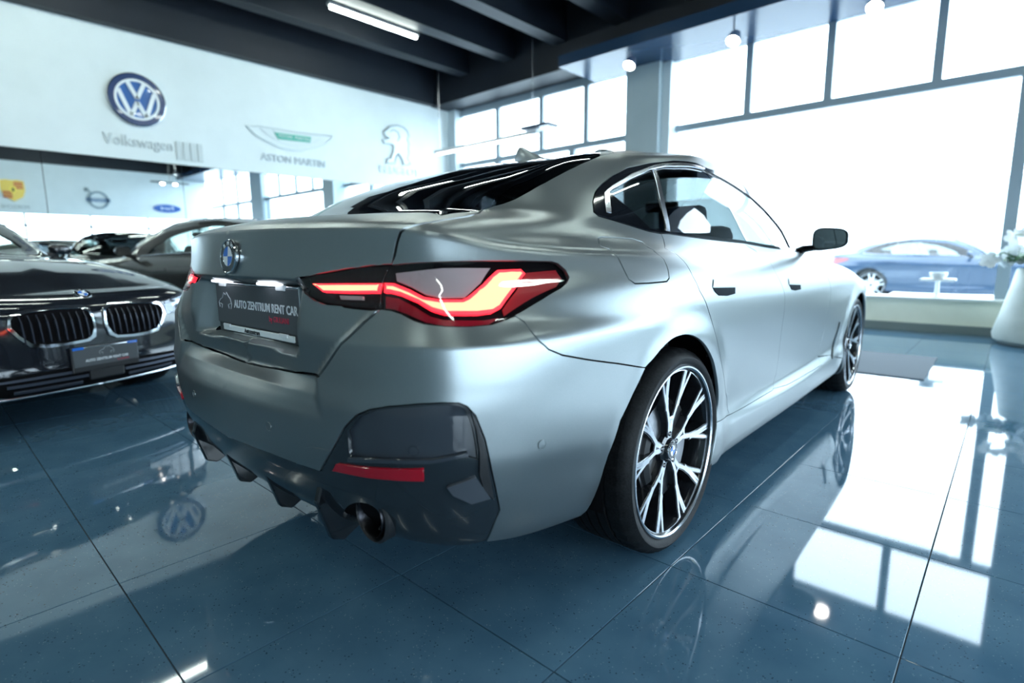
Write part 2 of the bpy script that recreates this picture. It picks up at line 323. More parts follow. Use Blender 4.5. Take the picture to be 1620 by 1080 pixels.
FE = {"trunk_lid":[[[2.774,9.901],[2.805,10.216],[2.851,10.607],[2.906,10.882],[2.985,11.151],[3.126,11.769],[3.274,12.372],[3.286,12.712],[3.281,12.954],[3.112,13.381],[2.649,14.13],[2.576,13.935],[2.687,13.537],[2.887,12.78],[1.2,14.02],[0.6,14.0],[0.0,14.0],[0.0,5.83],[0.407,5.85],[1.027,5.922],[1.573,6.018],[1.842,6.051],[2.034,6.557],[2.268,7.214],[2.481,7.947],[2.691,8.494],[2.25,8.516],[1.852,8.564],[1.668,8.699],[1.526,8.934],[1.335,9.264],[1.371,9.333],[1.67,9.514],[2.032,9.695],[2.431,9.828]]],"bumper":[[[4.984,8.123],[5.09,7.863],[5.132,7.313],[5.191,7.001],[5.319,6.725],[5.524,6.543],[5.902,6.36],[6.372,6.152],[6.764,5.952],[6.574,5.201],[6.4,4.429],[6.271,3.282],[6.189,2.08],[6.104,0.865],[5.304,0.958],[4.406,1.109],[4.49,1.768],[4.561,2.187],[4.488,2.752],[4.396,3.498],[4.299,4.473],[4.163,5.243],[4.051,5.533],[3.938,5.644],[3.709,5.671],[3.371,5.626],[2.949,5.487],[2.653,5.304],[2.451,5.047],[2.263,4.599],[2.062,3.789],[1.795,2.833],[1.402,2.903],[1.021,2.983],[0.524,2.986],[0.0,2.936],[0.0,5.83],[0.407,5.85],[1.027,5.922],[1.573,6.018],[1.842,6.051],[2.034,6.557],[2.268,7.214],[2.481,7.947],[2.691,8.494],[2.868,8.47],[3.052,8.359],[3.272,8.126],[3.418,8.02],[3.764,7.906],[4.182,7.851],[4.554,7.861],[4.821,8.018]]],"diffuser":[[[4.406,1.109],[4.49,1.768],[4.561,2.187],[4.488,2.752],[4.396,3.498],[4.299,4.473],[4.163,5.243],[4.051,5.533],[3.938,5.644],[3.709,5.671],[3.371,5.626],[2.949,5.487],[2.653,5.304],[2.451,5.047],[2.263,4.599],[2.062,3.789],[1.795,2.833],[1.402,2.903],[1.021,2.983],[0.524,2.986],[0.0,2.936],[0.0,0.5],[1.5,0.42],[3.0,0.5],[3.8,0.8]]],"quarter":[[[6.764,5.952],[6.372,6.152],[5.902,6.36],[5.524,6.543],[5.319,6.725],[5.191,7.001],[5.132,7.313],[5.09,7.863],[4.984,8.123],[4.821,8.018],[5.159,8.38],[5.472,8.767],[5.766,9.193],[5.876,9.445],[5.939,9.738],[5.928,10.11],[5.858,10.417],[5.77,10.5],[5.389,10.466],[4.758,10.327],[3.945,10.145],[3.201,9.997],[2.752,9.903],[2.805,10.216],[2.851,10.607],[2.906,10.882],[2.985,11.151],[3.126,11.769],[3.274,12.372],[3.286,12.712],[3.281,12.954],[3.112,13.381],[2.649,14.13],[2.747,14.245],[2.897,14.331],[3.055,14.455],[3.224,14.674],[3.38,14.947],[3.468,15.318],[3.547,15.729],[3.581,16.307],[3.526,16.966],[3.6,18.5],[4.6,18.75],[6.0,18.75],[8.0,18.75],[10.0,18.75],[12.0,18.8],[12.8,18.55],[13.25,18.1],[13.4,17.2],[13.45,15.8],[13.4,14.1],[11.8,13.227],[12.425,14.591],[12.5,15.091],[12.375,15.409],[11.975,15.955],[11.462,16.494],[10.52,16.628],[9.748,16.801],[8.975,16.843],[8.515,17.082],[7.825,17.189],[7.117,17.302],[5.97,16.984],[5.09,16.465],[4.759,15.819],[4.65,15.379],[4.641,15.095],[4.734,14.634],[4.862,14.313],[5.018,14.191],[5.369,14.114],[5.859,13.998],[6.473,13.84],[6.849,13.808],[7.13,13.387],[7.825,11.918],[7.854,10.613],[7.865,9.46],[7.944,8.649],[8.07,8.122],[8.332,6.804],[8.617,5.692],[9.033,4.341],[9.103,3.543],[8.637,3.624],[8.644,3.841],[8.653,4.058],[8.658,4.274],[8.65,4.485],[8.627,4.693],[8.593,4.897],[8.551,5.098],[8.503,5.297],[8.449,5.5],[8.389,5.703],[8.319,5.9],[8.236,6.082],[8.155,6.226],[8.065,6.364],[7.968,6.489],[7.867,6.591],[7.8,6.646],[7.729,6.693],[7.658,6.731],[7.59,6.754],[7.516,6.761],[7.442,6.75],[7.373,6.726],[7.308,6.695],[7.246,6.652],[7.19,6.597],[7.137,6.536],[7.088,6.474],[7.038,6.406],[6.992,6.335],[6.948,6.262],[6.905,6.19],[6.868,6.132],[6.831,6.075],[6.796,6.016]]],"fuel":[[[5.917,13.067],[5.909,13.152],[6.166,13.198],[6.496,13.23],[6.799,13.034],[7.396,12.185],[7.443,10.75],[7.402,9.952],[7.35,9.408],[7.286,9.226],[6.992,9.186],[6.761,9.205],[6.699,9.478],[6.69,10.249],[6.683,10.798],[6.661,12.124]]],"rear_door":[[[6.849,13.808],[7.047,13.852],[7.949,13.813],[8.883,13.742],[9.648,13.71],[10.033,12.604],[10.231,10.723],[10.232,9.473],[10.322,8.473],[10.413,7.527],[10.472,6.111],[10.539,5.08],[10.529,4.336],[10.416,3.634],[10.37,3.575],[9.481,3.518],[9.103,3.543],[9.033,4.341],[8.617,5.692],[8.332,6.804],[8.07,8.122],[7.944,8.649],[7.865,9.46],[7.854,10.613],[7.825,11.918],[7.13,13.387]]],"front_door":[[[9.648,13.71],[10.55,13.353],[11.8,13.227],[11.925,11.227],[12.1,9.909],[12.25,7.5],[12.275,5.909],[12.2,4.591],[12.125,3.909],[12.182,3.275],[11.483,3.368],[10.782,3.444],[10.416,3.634],[10.529,4.336],[10.539,5.08],[10.472,6.111],[10.413,7.527],[10.322,8.473],[10.232,9.473],[10.231,10.723],[10.033,12.604]]],"fender":[[[11.8,13.227],[13.4,14.0],[14.0,12.6],[15.0,12.2],[16.0,11.6],[16.1,10.0],[16.0,7.0],[15.35,1.091],[15.375,1.545],[15.4,2.0],[15.4,2.545],[15.375,3.136],[15.35,3.773],[15.3,4.318],[15.25,4.773],[15.15,5.227],[15.075,5.636],[14.975,6.045],[14.85,6.364],[14.75,6.636],[14.625,6.864],[14.5,7.0],[14.35,7.045],[14.225,7.045],[14.1,6.955],[14.0,6.818],[13.875,6.591],[13.775,6.364],[13.675,6.045],[13.6,5.727],[13.525,5.455],[13.45,5.091],[13.4,4.727],[13.35,4.364],[13.325,3.909],[13.325,3.409],[13.325,2.864],[13.35,2.182],[13.375,1.591],[13.4,0.955],[13.45,0.0],[13.275,2.682],[12.65,3.5],[12.125,3.909],[12.2,4.591],[12.275,5.909],[12.25,7.5],[12.1,9.909],[11.925,11.227]]],"hood":[[[13.45,14.0],[14.05,12.6],[15.0,12.25],[16.05,11.65],[17.5,11.55],[19.0,11.55],[19.0,14.0],[16.0,14.0]]],"front_bumper":[[[16.05,11.6],[17.5,11.5],[19.0,11.5],[19.0,0.8],[17.0,0.8],[16.0,0.9],[15.35,1.364],[15.375,0.0],[15.35,1.091],[15.375,1.545],[15.4,2.0],[16.05,7.0],[16.15,10.0]]],"windshield":[[[13.55,14.1],[13.6,15.8],[13.55,17.2],[13.5,17.9],[14.2,17.95],[16.0,18.0],[19.0,18.0],[19.0,14.1],[16.0,14.1]]],"roof":[[[3.526,16.966],[3.6,18.55],[4.6,18.8],[6.0,18.8],[8.0,18.8],[10.0,18.8],[12.0,18.85],[12.8,18.6],[13.4,18.1],[14.2,18.02],[16.0,18.03],[19.0,18.03],[19.0,21.0],[0.0,21.0],[0.0,17.25],[0.9,17.3],[1.8,17.45],[2.6,17.75]]],"rear_window":[[[2.649,14.13],[2.576,13.935],[2.687,13.537],[2.887,12.78],[1.2,14.02],[0.6,14.0],[0.0,14.0],[0.0,17.25],[0.9,17.3],[1.8,17.45],[2.6,17.75],[3.526,16.966],[3.581,16.307],[3.547,15.729],[3.468,15.318],[3.38,14.947],[3.224,14.674],[3.055,14.455],[2.897,14.331],[2.747,14.245]]],"skirt":[[[8.637,3.624],[9.103,3.543],[9.481,3.518],[10.37,3.575],[10.416,3.634],[10.782,3.444],[11.483,3.368],[12.182,3.275],[12.125,3.864],[12.65,3.5],[13.275,2.636],[13.125,1.182],[11.8,0.682],[10.4,0.727],[9.35,0.773],[8.519,1.448],[8.55,2.362]]],"dlo":[[[4.862,14.313],[4.734,14.634],[4.641,15.095],[4.65,15.379],[4.759,15.819],[5.09,16.465],[5.97,16.984],[7.117,17.302],[7.825,17.189],[8.515,17.082],[8.975,16.843],[9.748,16.801],[10.52,16.628],[11.462,16.494],[11.975,15.955],[12.375,15.409],[12.5,15.091],[12.425,14.591],[11.8,13.227],[10.55,13.353],[9.648,13.71],[8.883,13.742],[7.949,13.813],[7.047,13.852],[6.849,13.808],[6.473,13.84],[5.859,13.998],[5.369,14.114],[5.018,14.191]],[[4.956,15.147],[5.018,15.284],[5.412,15.834],[6.026,16.447],[6.7,16.734],[7.852,16.744],[8.816,16.653],[9.513,16.39],[10.093,16.13],[10.684,15.868],[11.127,15.489],[11.451,15.011],[11.594,14.744],[11.642,14.371],[11.591,13.945],[10.452,13.895],[9.639,14.001],[7.901,14.038],[6.839,14.012],[6.431,14.01]]],"strip":[[[5.125,14.362],[4.871,15.045],[4.937,15.352],[5.355,16.05],[6.007,16.65],[6.656,16.928],[7.378,16.979],[8.447,16.848],[8.853,16.752],[8.74,16.632],[7.84,16.698],[6.7,16.711],[6.028,16.423],[5.416,15.819],[5.024,15.272],[4.975,15.125],[5.244,14.338]]],"glass_quarter":[[[4.956,15.147],[5.018,15.284],[5.412,15.834],[6.026,16.447],[6.132,16.477],[6.496,15.392],[6.944,14.024],[6.431,14.01],[5.251,14.316]]],"glass_rear":[[[6.242,16.508],[6.7,16.734],[7.852,16.744],[8.816,16.653],[8.875,16.632],[9.338,15.36],[9.741,14.007],[7.901,14.038],[7.028,14.012],[6.59,15.403]]],"glass_front":[[[8.95,16.615],[9.513,16.39],[10.093,16.13],[10.684,15.868],[11.127,15.489],[11.451,15.011],[11.594,14.744],[11.642,14.371],[11.591,13.945],[10.452,13.895],[9.802,14.0],[9.407,15.353]]],"lamp":[[[1.371,9.333],[1.67,9.514],[2.032,9.695],[2.431,9.828],[2.752,9.903],[3.201,9.997],[3.945,10.145],[4.758,10.327],[5.389,10.466],[5.77,10.5],[5.858,10.417],[5.928,10.11],[5.939,9.738],[5.876,9.445],[5.766,9.193],[5.472,8.767],[5.159,8.38],[4.821,8.018],[4.554,7.861],[4.182,7.851],[3.764,7.906],[3.418,8.02],[3.272,8.126],[3.052,8.359],[2.868,8.47],[2.691,8.494],[2.25,8.516],[1.852,8.564],[1.668,8.699],[1.526,8.934]]],"lamp_inner":[[[1.371,9.333],[1.67,9.514],[2.032,9.695],[2.431,9.828],[2.752,9.903],[2.689,9.702],[2.652,9.39],[2.647,9.107],[2.691,8.494],[2.25,8.516],[1.852,8.564],[1.668,8.699],[1.526,8.934],[1.335,9.264]]],"lamp_outer":[[[2.752,9.903],[3.201,9.997],[3.945,10.145],[4.758,10.327],[5.389,10.466],[5.77,10.5],[5.858,10.417],[5.928,10.11],[5.939,9.738],[5.876,9.445],[5.766,9.193],[5.472,8.767],[5.159,8.38],[4.821,8.018],[4.554,7.861],[4.182,7.851],[3.764,7.906],[3.418,8.02],[3.272,8.126],[3.052,8.359],[2.868,8.47],[2.691,8.494],[2.647,9.107],[2.652,9.39],[2.689,9.702]]],"bar1":[[[1.583,9.244],[2.059,9.314],[2.591,9.37],[2.577,9.081],[2.13,9.006],[1.751,8.97]]],"bar2":[[[2.652,9.39],[2.822,9.39],[3.115,9.214],[3.378,8.995],[3.673,8.917],[4.114,8.912],[4.224,9.0],[4.605,9.493],[4.947,10.054],[5.335,10.148],[5.387,9.952],[5.159,9.299],[4.822,8.531],[4.646,8.378],[4.377,8.343],[3.766,8.399],[3.521,8.541],[3.265,8.809],[2.939,9.031],[2.752,9.097],[2.669,9.09]]],"lampclear":[[[2.795,9.711],[3.725,9.958],[4.844,10.14],[4.578,9.555],[4.188,9.024],[3.687,9.004],[3.397,9.101],[3.113,9.326],[2.835,9.482]]],"lampred":[[[5.438,10.045],[5.849,10.199],[5.886,9.776],[5.778,9.381],[4.863,8.244],[4.873,8.498],[5.196,9.265]]],"lampdark":[[[2.668,8.986],[2.902,8.944],[3.231,8.667],[3.509,8.36],[3.744,8.236],[4.497,8.15],[4.782,8.205],[4.569,7.987],[4.191,7.973],[3.764,8.021],[3.433,8.151],[3.088,8.438],[2.859,8.575],[2.701,8.601]]],"reflector":[[[2.095,3.294],[2.572,3.381],[3.062,3.501],[3.428,3.597],[3.428,3.152],[3.096,3.087],[2.586,3.005],[2.011,2.986]]],"pocket":[[[2.298,4.427],[2.474,4.953],[2.729,5.275],[3.045,5.427],[3.534,5.556],[3.916,5.563],[4.014,5.438],[4.114,4.904],[4.155,4.416],[4.188,3.867],[4.035,4.018],[3.533,3.805],[2.784,3.663],[2.31,3.533]]],"intake":[[[4.076,5.429],[4.144,5.188],[4.265,4.459],[4.358,3.504],[4.444,2.576],[4.27,2.905],[4.199,3.42],[4.199,4.121],[4.158,4.802]]],"lower_blade":[[[3.731,3.045],[4.152,3.382],[4.392,2.666],[4.091,2.507],[3.819,2.767]]],"rev":[[[2.0,8.884],[2.35,8.906],[2.36,8.777],[2.027,8.745]]],"exh":[[[2.557,1.432],[2.444,1.192],[2.3,1.0],[2.215,0.96],[2.119,0.958],[2.025,0.955],[1.925,0.955],[1.85,1.0],[1.771,1.002],[1.72,1.002],[1.896,1.414],[2.001,1.64],[2.109,1.816],[2.221,1.947],[2.333,2.024],[2.437,2.044],[2.524,2.002],[2.586,1.91],[2.618,1.779],[2.611,1.62]]],"post":[[[6.105,16.452],[6.473,15.39],[6.931,14.003],[7.038,14.015],[6.601,15.405],[6.256,16.487]]],"ridge":[[[2.304,3.597],[2.978,3.771],[3.534,3.887],[4.036,4.116],[4.062,4.036],[3.541,3.774],[2.975,3.662],[2.297,3.47]]],"flap":[[[1.437,2.902],[1.516,3.241],[1.619,3.572],[1.722,3.675],[2.033,3.731],[1.809,2.876]]],"handle_r":[[[8.363,9.228],[8.894,9.181],[8.975,8.921],[8.939,8.683],[8.292,8.766]]],"pocket_r":[[[8.292,8.766],[8.939,8.683],[8.907,8.339],[8.67,8.279],[8.433,8.339],[8.34,8.532]]],"handle_f":[[[10.576,9.0],[10.896,8.963],[10.957,8.762],[10.918,8.494],[10.538,8.558]]],"pocket_f":[[[10.538,8.558],[10.918,8.494],[10.899,8.155],[10.711,8.117],[10.588,8.203]]],"vent":[[[13.0,5.364],[13.05,5.318],[13.0,4.5],[12.875,3.636],[12.725,3.136],[12.7,3.273],[12.825,3.864],[12.925,4.636]]],"vent_old":[[[13.019,5.376],[13.177,5.298],[13.085,4.422],[12.726,3.423],[12.503,3.172],[12.519,3.438],[12.723,4.036],[12.872,4.794]]],"sensor":[[1.046,3.986],[5.176,4.119],[3.266,4.05]],"strake":[],"emblem":[[0.18,10.091]],"fin":[]}
FB = {"kid_i":[[[17.875,7.091],[17.925,7.591],[18.1,7.955],[18.475,8.136],[18.775,7.955],[18.875,7.455],[18.9,6.545],[18.9,5.636],[18.85,4.955],[18.775,4.682],[18.525,4.591],[18.275,4.636],[18.075,4.818],[17.95,5.545],[17.875,6.409]]],"kid_o":[[[17.85,7.227],[17.9,8.0],[18.1,8.455],[18.475,8.636],[18.8,8.455],[18.9,7.864],[18.925,6.545],[18.925,5.545],[18.9,4.773],[18.8,4.5],[18.525,4.409],[18.275,4.409],[18.05,4.591],[17.925,5.364],[17.825,6.318]]],"head":[[[17.8,7.364],[17.725,8.182],[17.3,9.182],[16.75,10.091],[16.15,10.182],[16.175,9.273],[16.55,7.636],[17.05,6.591],[17.5,6.136],[17.8,6.227]]],"head_drl":[[[17.575,7.636],[17.325,8.227],[16.925,8.818],[16.925,8.364],[17.325,7.682],[17.575,7.136]],[[17.2,7.318],[16.8,8.091],[16.825,7.636],[17.2,6.864]]],"intake":[[[19.0,2.818],[18.225,2.773],[17.475,2.682],[17.35,2.318],[17.575,1.455],[17.75,1.091],[19.0,1.0]]],"curtain":[[[17.2,3.636],[16.5,3.591],[16.275,2.727],[16.425,1.727],[16.95,1.591],[17.2,2.409]]],"curtain_line":[[17.25,3.5],[17.225,2.409],[17.0,1.5],[16.475,1.318]],"slat_a":[[[18.75,2.545],[18.225,2.545],[17.65,2.5],[17.65,2.364],[18.225,2.364],[18.75,2.364]]],"slat_b":[[[18.725,2.136],[18.225,2.136],[17.725,2.136],[17.725,1.955],[18.225,1.955],[18.725,1.955]]],"slat_c":[[[18.65,1.682],[18.25,1.682],[17.8,1.682],[17.8,1.5],[18.225,1.5],[18.65,1.5]]],"chin":[[[19.0,0.909],[18.2,0.955],[17.425,1.0],[17.4,0.818],[18.175,0.636],[19.0,0.682]]],"emblem":[[19,10.95]]}
# ------------------------------------------------------------------ panels cut from the body surface
def inpoly(p, L):
    x, y = p[:, 0], p[:, 1]; c = np.zeros(len(p), bool); L = np.asarray(L); n = len(L)
    for i in range(n):
        x0, y0 = L[i]; x1, y1 = L[(i + 1) % n]
        if y0 == y1: continue
        k = ((y0 > y) != (y1 > y)) & (x < (x1 - x0) * (y - y0) / (y1 - y0) + x0); c ^= k
    return c
def inloops(p, loops):
    c = np.zeros(len(p), bool)
    for L in loops: c ^= inpoly(p, L)
    return c
def triang(S, loops, step=.03, du=1 / 6, dv=1 / 4):
    B = []; E = []; loopidx = []
    for L in loops:
        L = [np.array(q, float) for q in L]; L = [q for i, q in enumerate(L) if np.abs(q - L[i - 1]).max() > 2e-3]
        D = []
        for i in range(len(L)):
            a, b = L[i], L[(i + 1) % len(L)]; d = np.linalg.norm(S.ev(a) - S.ev(b)); n = max(1, int(math.ceil(d / step)))
            n = max(n, int(abs(a[0] - b[0]) * 3) + 1, int(abs(a[1] - b[1]) * 2) + 1) if d > .05 else n
            for k in range(n): D.append(a + (b - a) * k / n)
        o = len(B); B += D; loopidx.append(list(range(o, len(B)))); E += [(o + k, o + (k + 1) % len(D)) for k in range(len(D))]
    B = np.array(B); lo, hi = B.min(0), B.max(0)
    gu = np.arange(math.ceil(lo[0] / du) * du, hi[0], du); gv = np.arange(math.ceil(lo[1] / dv) * dv, hi[1], dv)
    g = np.array([(a, b) for a in gu for b in gv]) if len(gu) and len(gv) else np.zeros((0, 2))
    if len(g):
        g = g[inloops(g, loops)]
        sc = np.array([1 / du, 1 / dv])
        if len(g):
            keep = np.ones(len(g), bool)
            for i, j in E:
                a, b = B[i] * sc, B[j] * sc; ab = b - a; q = g * sc - a; t = np.clip(q @ ab / max(ab @ ab, 1e-12), 0, 1); keep &= np.linalg.norm(q - t[:, None] * ab, axis=1) > .3
            g = g[keep]
    P = np.vstack([B, g]) if len(g) else B
    r = delaunay_2d_cdt([Vector((float(x), float(y) * .5)) for x, y in P], E, [], 0, 1e-7)
    V = np.array([(v.x, v.y * 2) for v in r[0]]); T = np.array([f for f in r[2] if len(f) == 3])
    cen = V[T].mean(1); T = T[inloops(cen, loops)]
    a = V[T]; ar = (a[:, 1, 0] - a[:, 0, 0]) * (a[:, 2, 1] - a[:, 0, 1]) - (a[:, 2, 0] - a[:, 0, 0]) * (a[:, 1, 1] - a[:, 0, 1])
    T = T[np.abs(ar) > 1e-9]; ar = ar[np.abs(ar) > 1e-9]; T[ar < 0] = T[ar < 0][:, ::-1]
    om = {}
    for new, olds in enumerate(r[3]):
        for o in olds: om[o] = new
    loopidx = [[om.get(i, i) for i in L] for L in loopidx]
    return V, T, loopidx
def panel(S, name, loops, m, parent, off=0., thick=.012, gap=.0014, side=1, both=False, step=.03, du=1 / 6, dv=1 / 4, bev=0.):
    V, T, LI = triang(S, loops, step, du, dv)
    P = S.ev(V); N = S.nrm(V); P = P + N * off
    umax = S.ns - 1
    verts = []; faces = []; norms = []
    rimV = []; rimF = []; rimN = []
    for L in LI:
        uv = V[L]; A = .5 * np.sum(uv[:, 0] * np.roll(uv[:, 1], -1) - np.roll(uv[:, 0], -1) * uv[:, 1])
        outer = inloops(np.array([[0., 0.]]), [[(9, 9)]])  # placeholder
        p = P[L].copy(); n = N[L]; t = np.roll(p, -1, 0) - np.roll(p, 1, 0); t /= np.maximum(np.linalg.norm(t, axis=1, keepdims=True), 1e-9)
        mm = np.cross(n, t); mm /= np.maximum(np.linalg.norm(mm, axis=1, keepdims=True), 1e-9); s = 1. if (A > 0) == (L is LI[0]) else -1.
        mm = mm * s if (L is LI[0]) else mm * s
        cen = (uv[:, 0] < 1e-4) | (uv[:, 0] > umax - 1e-4)
        q = p + np.where(cen[:, None], 0, mm) * gap; P[L] = q
        if thick:
            nn = len(L); b0 = len(rimV)
            for k in range(nn): rimV += [q[k], q[k] - n[k] * thick]; rimN += [-mm[k] * .8 + n[k] * .6, -mm[k]]
            for k in range(nn):
                k2 = (k + 1) % nn
                if cen[k] and cen[k2]: continue
                f = [b0 + 2 * k, b0 + 2 * k2, b0 + 2 * k2 + 1, b0 + 2 * k + 1]
                rimF.append(f[::-1] if s > 0 else f)
    n0 = len(P); allV = np.vstack([P] + ([np.array(rimV)] if rimV else [])); allN = np.vstack([N] + ([np.array(rimN)] if rimN else []))
    F = [tuple(int(i) for i in t) for t in T] + [tuple(i + n0 for i in f) for f in rimF]
    def mir(V): return V * np.array([-1, 1, 1])
    if both:
        nv = len(allV); F2 = [tuple(i + nv for i in f[::-1]) for f in F]; allV = np.vstack([allV, mir(allV)]); allN = np.vstack([allN, mir(allN)]); F = F + F2
    elif side < 0:
        allV = mir(allV); allN = mir(allN); F = [f[::-1] for f in F]
    return mesh_np(name, allV, F, m, parent, allN)
def shell(S, name, m, parent, cut, off=-.017, du=.25, dv=.5, wells=(0., 2.856), wr=.40, wz=.34):
    gu = np.arange(0, S.ns - 1 + 1e-6, du); gv = np.arange(.0, S.nr - 1 + 1e-6, dv)
    UV = np.array([(a, b) for b in gv for a in gu]); P = S.ev(UV) + S.nrm(UV) * off; P[:, 0] = np.maximum(P[:, 0], 0)
    nu = len(gu); F = []; 
    c = np.array([(gu[i] + du / 2, gv[j] + dv / 2) for j in range(len(gv) - 1) for i in range(nu - 1)]); cp = S.ev(c)
    bad = (c[:, 1] > 17.6) | ((c[:, 1] > 15.) & (c[:, 0] < 3.))
    for L in cut: bad |= inpoly(c, L)
    for wy in wells: bad |= (np.hypot(cp[:, 1] - wy, cp[:, 2] - wz) < wr) & (cp[:, 0] > .5)
    k = 0
    for j in range(len(gv) - 1):
        for i in range(nu - 1):
            if not bad[k]: a = j * nu + i; F.append((a, a + 1, a + nu + 1, a + nu))
            k += 1
    nv = len(P); F2 = [tuple(i + nv for i in f[::-1]) for f in F]
    return mesh_np(name, np.vstack([P, P * [-1, 1, 1]]), F + F2, m, parent)
# ------------------------------------------------------------------ wheels
def emblem_disc(parent, mtx, r, name='emblem', full=True):
    """round badge: chrome bezel, black ring, blue and white quarters; local z = outwards"""
    bm = bmesh.new(); lathe(bm, [(r, -.004), (r, .003), (r * .96, .0055), (r * .92, .0045), (r * .92, -.004)], 36, mtx); o = from_bm(name, bm, chrome, parent, True)
    bm = bmesh.new(); disc(bm, r * .93, .0042, 36, mtx, r * .58); from_bm('emblem_ring', bm, gloss_black, o)
    if full:
        for k in range(4):
            bm = bmesh.new(); disc(bm, r * .56, .0046, 40, mtx, 0, k * math.pi / 2, (k + 1) * math.pi / 2)
            from_bm('emblem_quarter', bm, emblem_blue if k in (1, 3) else emblem_white, o)
        bm = bmesh.new(); lathe(bm, [(r * .60, .004), (r * .58, .0056), (r * .555, .004)], 30, mtx); from_bm('emblem_inner_ring', bm, chrome, o)
        if r > .04:
            for ch, a in (('B', 128), ('M', 90), ('W', 52)):
                c, s = math.cos(R(a)), math.sin(R(a))
                text('emblem_letter', ch, r * .34, mtx @ Matrix.Translation((c * r * .75, s * r * .75, .0043)) @ Matrix.Rotation(R(a - 90), 4, 'Z'), emblem_white, o, .0006)
    return o
def rib(bm, pts, w0, w1, zf, depth):
    """pts: (r, angle deg) polyline; a tapering bar with its face at zf(r)"""
    P = [(r * math.cos(R(a)), r * math.sin(R(a)), r) for r, a in pts]; n = len(P); rows = []
    for i in range(n):
        a = P[max(i - 1, 0)]; b = P[min(i + 1, n - 1)]; tx, ty = b[0] - a[0], b[1] - a[1]; l = math.hypot(tx, ty) or 1; nx, ny = -ty / l, tx / l
        w = (w0 + (w1 - w0) * i / (n - 1)) / 2; x, y, r = P[i]
        rows.append([(x + nx * w, y + ny * w, zf(r)), (x - nx * w, y - ny * w, zf(r)), (x - nx * w * 1.1, y - ny * w * 1.1, zf(r) - depth), (x + nx * w * 1.1, y + ny * w * 1.1, zf(r) - depth)])
    return rows
def add_rows(bm, rows, mtx):
    V = [[bm.verts.new(mtx @ Vector(p)) for p in r] for r in rows]
    for A, B in zip(V, V[1:]):
        for k in range(4): bm.faces.new((A[k], A[(k + 1) % 4], B[(k + 1) % 4], B[k]))
    bm.faces.new(V[0]); bm.faces.new(V[-1][::-1])
def wheel(parent, o, side, Rt_=.342, Rr=.283, wid=.25, style=0, hi=True, face=None):
    m = axes(o, (0, side, 0), (0, 0, 1), (side, 0, 0)); seg = 120 if hi else 40
    k = Rt_ / .342
    prof = [(Rr - .012, -.02), (Rr + .002, -.004), (Rr + .012, .004), ((Rr + Rt_) / 2, .007), (Rt_ - .016, -.003), (Rt_ - .006, -.014), (Rt_ - .001, -.026)]
    z = -.03; 
    for g in range(4):
        z2 = -.03 - (g + 1) * (wid - .06) / 5
        prof += [(Rt_, z), (Rt_, z2), (Rt_ - .007, z2 - .001), (Rt_ - .007, z2 - .008), (Rt_, z2 - .009)]; z = z2 - .010
    prof += [(Rt_, z), (Rt_ - .001, -wid + .026), (Rt_ - .006, -wid + .014), ((Rr + Rt_) / 2, -wid), (Rr, -wid + .01), (Rr - .02, -wid + .02)]
    bm = bmesh.new(); rings = lathe(bm, prof, seg, m)
    if hi:
        c = m.translation; ax = Vector((1, 0, 0))
        for ri in (5, 6, 7, 8, 9):
            for q in range(seg):
                if q % 3 == 0:
                    v = rings[ri][q]; d = (v.co - c); d -= ax * d.dot(ax); v.co -= d.normalized() * .005
    W = from_bm('wheel', bm, rubber, parent, True, 40)
    bm = bmesh.new(); lathe(bm, [(Rr + .004, -.003), (Rr + .001, .002), (Rr - .008, -.002), (Rr - .014, -.012), (Rr - .02, -.03), (Rr - .03, -.12), (Rr - .03, -wid + .03)], seg if hi else 40, m); from_bm('rim', bm, rim_black, W, True)
    bm = bmesh.new(); lathe(bm, [(Rr + .005, -.004), (Rr + .002, .003), (Rr - .003, .0035), (Rr - .007, -.001)], seg if hi else 40, m); from_bm('rim_lip', bm, rim_face, W, True)
    zf = lambda r: -.030 + .022 * (r / Rr) ** 2
    face = face or rim_face
    if style == 0:
        for g in range(5):
            a = g * 72 + 90; hub = 3.5
            for q in (-1, 1):
                fb = bmesh.new(); bb = bmesh.new()
                main = [(.045, a + q * 5), (.10, a + q * 6.5), (.15, a + q * 13.5), (.20, a + q * 14.2), (Rr - .004, a + q * 12.4)]
                sub = [(.168, a + q * 15.8), (.215, a + q * 19.5), (Rr - .004, a + q * 22.6)]
                par = [(.15, a + q * 16.6), (.20, a + q * 16.8), (Rr - .004, a + q * 14.9)]
                for pts, w0, w1 in ((main, .016, .010), (par, .008, .0065), (sub, .011, .0105)):
                    add_rows(fb, rib(fb, pts, w0, w1, zf, .004), m); add_rows(bb, rib(bb, pts, w0 + .008, w1 + .008, lambda r: zf(r) - .003, .045), m)
                arc = [(Rr - .009, a + q * (22.6 + t * 13.5 / 4)) for t in range(5)]
                add_rows(fb, rib(fb, arc, .011, .011, zf, .004), m)
                arc = [(Rr - .009, a + q * t * 12.4 / 3) for t in range(4)]
                add_rows(fb, rib(fb, arc, .011, .011, zf, .004), m)
                if q > 0: add_rows(fb, rib(fb, [(.112, a - 7.6), (.112, a + 7.6)], .010, .010, zf, .004), m)
                if hi: from_bm('spoke', bb, rim_black, W); tag(from_bm('spoke_face', fb, face, W), 'bright machined spoke face')
                else: from_bm('spoke', fb, face, W); bb.free()
    else:
        for g in range(5):
            a = g * 72 + 90; fb = bmesh.new()
            for s in (-1, 1):
                add_rows(fb, rib(fb, [(.04, a + s * 12), (.13, a + s * 10), (Rr - .004, a + s * 13)], .03, .022, zf, .03), m)
            from_bm('spoke', fb, face, W)
    bm = bmesh.new(); lathe(bm, [(.001, -.052), (.17, -.052), (.17, -.075), (.06, -.075)], 48 if hi else 24, m); from_bm('brake_disc', bm, steel, W, True)
